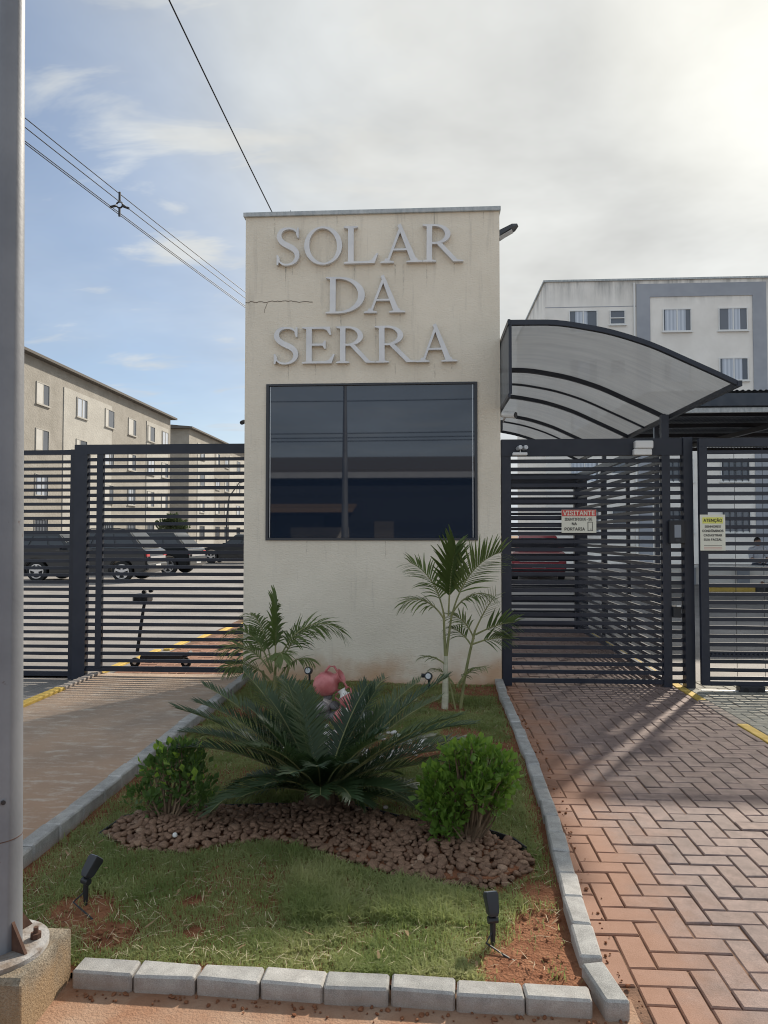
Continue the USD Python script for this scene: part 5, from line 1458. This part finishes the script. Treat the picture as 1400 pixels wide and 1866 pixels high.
def sph(p, r):
    return mf.Manifold.sphere(r, 16).translate(list(map(float, p)))


def bone(a, ra, b, rb_):
    return mf.Manifold.batch_hull([sph(a, ra), sph(b, rb_)])


def organic(bones, edge=.03, it=6):
    m = mf.Manifold()
    for b in bones:
        m = m + b
    m = m.refine_to_length(edge)
    mm = m.to_mesh()
    t = trimesh.Trimesh(np.array(mm.vert_properties[:, :3]), np.array(mm.tri_verts), process=True)
    trimesh.smoothing.filter_taubin(t, iterations=it)
    return t


PX_, PY_ = 10.35, 22.9
A = lambda dx, dy, z: (PX_ + dx, PY_ + dy, z)
pe = Thing("person", "person in a pale shirt with dark hair, sitting behind the low wall", "person", (PX_, PY_, 0))
pe.part("body", organic([bone(A(0, 0, .62), .15, A(0, .02, 1.02), .15), bone(A(-.16, .02, 1.05), .075, A(.16, .02, 1.05), .075), bone(A(0, 0, 1.1), .06, A(0, -.01, 1.2), .055),
                         bone(A(0, -.01, 1.30), .095, A(0, -.03, 1.27), .085), bone(A(-.20, .02, 1.05), .055, A(-.25, -.08, .80), .045), bone(A(-.25, -.08, .80), .042, A(-.12, -.28, .68), .032), bone(A(-.12, -.28, .68), .03, A(-.08, -.35, .66), .025),
                         bone(A(.20, .02, 1.05), .055, A(.25, -.08, .80), .045), bone(A(.25, -.08, .80), .042, A(.12, -.28, .68), .032), bone(A(.12, -.28, .68), .03, A(.08, -.35, .66), .025), bone(A(0, -.11, 1.27), .02, A(0, -.12, 1.25), .02),
                         bone(A(-.09, 0, .55), .09, A(-.11, -.42, .53), .07), bone(A(-.11, -.42, .53), .065, A(-.11, -.44, .10), .045), bone(A(-.11, -.44, .06), .045, A(-.11, -.60, .04), .035),
                         bone(A(.09, 0, .55), .09, A(.11, -.42, .53), .07), bone(A(.11, -.42, .53), .065, A(.11, -.44, .10), .045), bone(A(.11, -.44, .06), .045, A(.11, -.60, .04), .035)]), M["skin"], smooth=True)
pe.part("shirt", organic([bone(A(0, 0, .60), .165, A(0, .02, 1.02), .165), bone(A(-.17, .02, 1.05), .09, A(.17, .02, 1.05), .09), bone(A(-.20, .02, 1.05), .07, A(-.25, -.08, .82), .06), bone(A(.20, .02, 1.05), .07, A(.25, -.08, .82), .06)]), M["shirt"], smooth=True)
pe.part("trousers", organic([bone(A(-.09, 0, .55), .105, A(-.11, -.42, .53), .085), bone(A(-.11, -.42, .53), .08, A(-.11, -.44, .14), .06), bone(A(.09, 0, .55), .105, A(.11, -.42, .53), .085), bone(A(.11, -.42, .53), .08, A(.11, -.44, .14), .06)]), M["trousers"], smooth=True)
pe.part("hair", organic([bone(A(0, .01, 1.34), .10, A(0, .04, 1.29), .09)]), M["hair"], smooth=True)
bn = Thing("bench", "low bench under the sitting person behind the low wall", "bench", (PX_, PY_ + .1, 0))
bn.part("seat", B(PX_ - .7, PX_ + .7, PY_ - .12, PY_ + .30, .40, .445, .008), M["grey_band"], smooth=False)
for sx in (-.6, .55):
    bn.part("leg", B(PX_ + sx, PX_ + sx + .06, PY_ - .08, PY_ + .26, -.012, .399), M["grey_band"], smooth=False)

# ------------------------------------------------------------------ wires and far poles
def sag(a, b, s, n=30):
    a, b = np.array(a, float), np.array(b, float)
    t = np.linspace(0, 1, n)[:, None]
    p = a + (b - a) * t
    p[:, 2] -= (s * 4 * t * (1 - t))[:, 0]
    return p


dw = Thing("drop_wire", "single black wire dropping from the upper left to the pillar top", "wire", (-1.56, 7.5, 4.8))
dw.part("wire", tube(sag((-1.57, 7.48, 4.835), (-2.60, 0.6, 7.15), .10), .0065, 6), M["black_plastic"])
dw.part("loose_end", tube([(-1.47, 7.45, 4.835), (-1.46, 7.45, 4.90), (-1.43, 7.45, 4.97)], .0035, 5), M["black_plastic"])
A0, A1 = np.array([-6.78, 5.97, 7.50]), np.array([-2.17, 27.7, 7.10])
cb = Thing("power_line", "bundle of overhead wires with a spacer left of the pillar", "power line", (-5.5, 15, 7.3))
offs = [(0, 0, .38), (-.15, 0, .15), (.15, 0, .12), (0, 0, 0)]
for o_ in offs:
    cb.part("wire", tube(sag(A0 + o_, A1 + o_, .20), .0075, 6), M["black_plastic"])
q = A0 + (A1 - A0) * .29 - np.array([0, 0, .20 * 4 * .29 * .71])
ringp = [q + np.array([.055 * math.cos(a), 0, .18 + .055 * math.sin(a)]) for a in np.linspace(0, 2 * math.pi, 17)]
cb.part("spacer", cat_([tube(ringp, .015, 6)] + [cyl(q + np.array([0, 0, .18]) + (np.array(o_) - [0, 0, .18]) * .40, q + np.array(o_) + (np.array(o_) - [0, 0, .18]) * .15, .022, 8) for o_ in offs]), M["black_plastic"])
sl = Thing("street_lamp", "grey street lamp head poking out behind the pillar's right edge", "street lamp", (1.25, 12.5, 0))
sl.part("pole", tube([(.98, 12.5, 0), (.98, 12.5, 3), (.98, 12.5, 6.45)], [.07, .055, .04], 12), M["pole"])
sl.part("arm", tube([(.98, 12.5, 6.40), (1.08, 12.4, 6.53), (1.20, 12.34, 6.64)], .025, 8), M["pole"])
d = np.array([.88, -.25, .40]); d /= np.linalg.norm(d)
hb = np.array([1.16, 12.34, 6.63])
sdv = np.cross(d, [0, 0, 1]); sdv /= np.linalg.norm(sdv); upv = np.cross(sdv, d)
sl.part("lantern", hull([hb + d * a + sdv * b * w + upv * c * hh for a, w, hh in ((0, .05, .03), (.12, .11, .045), (.42, .10, .03), (.50, .04, .012)) for b in (-1, 1) for c in (-1, 1)]), M["frame_dark"], smooth=30)
sl.part("lens", hull([hb + d * a + sdv * b * .075 - upv * (.044 + e) for a in (.14, .38) for b in (-1, 1) for e in (0, .01)]), M["lamp_glass"], smooth=False)
pl = Thing("park_lamp", "thin dark lamp post in the car park seen through the left gate", "lamp post", (-11.2, 44, 0))
pl.part("pole", tube([(-12.4, 44, 0), (-12.4, 44, 2.6), (-12.25, 44, 3.9), (-11.6, 44, 4.8)], [.06, .05, .045, .03], 8), M["frame_dark"])
pl.part("lantern", hull([(-11.6 + a, 44 + b, 4.74 + c + a * .3) for a in (0, .55) for b in (-.1, .1) for c in (0, .08)]), M["frame_dark"], smooth=False)
tr = Thing("small_tree", "small dark tree beyond the parked cars left of the pillar", "tree", (-16.6, 46, 0))
tr.part("trunk", tube([(-16.6, 46, 0), (-16.55, 46, 1.0), (-16.6, 46, 1.9)], [.09, .07, .05], 8), M["twig"])
tr.part("crown", leaf_cloud([(-16.6, 46, 2.15, .55), (-16.1, 46, 2.0, .45), (-17.1, 46, 2.05, .42), (-16.5, 46, 2.5, .35)], 900, .22, 55), M["far_leaf"], smooth=False)

# ------------------------------------------------------------------ across the street, seen only in the dark window
up = Thing("street_wires", "wires along the opposite side of the street, mirrored in the dark window", "wires", (-1.9, -17.5, 6))
for k, (zz, sg) in enumerate(((7.6, .5), (5.9, .25), (5.75, .3), (5.55, .25))):
    up.part("wire", tube(sag((-26, -17.2, zz + .3), (22, -17.2, zz + .5), sg, 24), .02, 5), M["black_plastic"])
hs = Thing("street_house", "low dark house across the street, mirrored in the dark window", "house", (-1, -24, 0))
hs.part("wall", B(-16, 14, -29, -22, -.1, 4.7), M["house_dark"], smooth=False)
hs.part("roof", hull([(x_, y_, z_) for x_ in (-16.4, 14.4) for y_, z_ in ((-29.4, 4.71), (-21.6, 4.71), (-25.5, 5.9), (-21.6, 4.85), (-29.4, 4.85))]), M["eave"], smooth=False)
for xx in (-11, 8):
    window(hs, "x", xx, 1.0, 1.6, 1.3, -22.0, 1, "bath", int(xx) + 500)
hs.part("brown_wall", B(-6.9, -3.9, -22.0, -21.93, 0, 1.9), M["beige"], smooth=False)
hs.part("fascia", B(-16.4, 14.4, -21.6, -21.55, 4.4, 4.70), M["grey_band"], smooth=False)
hs.part("lower_roof", hull([(x_, y_, z_) for x_ in (-12, -3.5) for y_, z_ in ((-22, 3.1), (-19.8, 2.7), (-22, 3.0), (-19.8, 2.6))]), M["twig"], smooth=False)
hs.part("door", B(-2.6, -1.6, -22.0, -21.95, 0, 2.2), M["eave"], smooth=False)
hs.part("garage_door", B(-8.2, -5.2, -22.0, -21.95, 0, 2.5), M["roof_metal"], smooth=False)
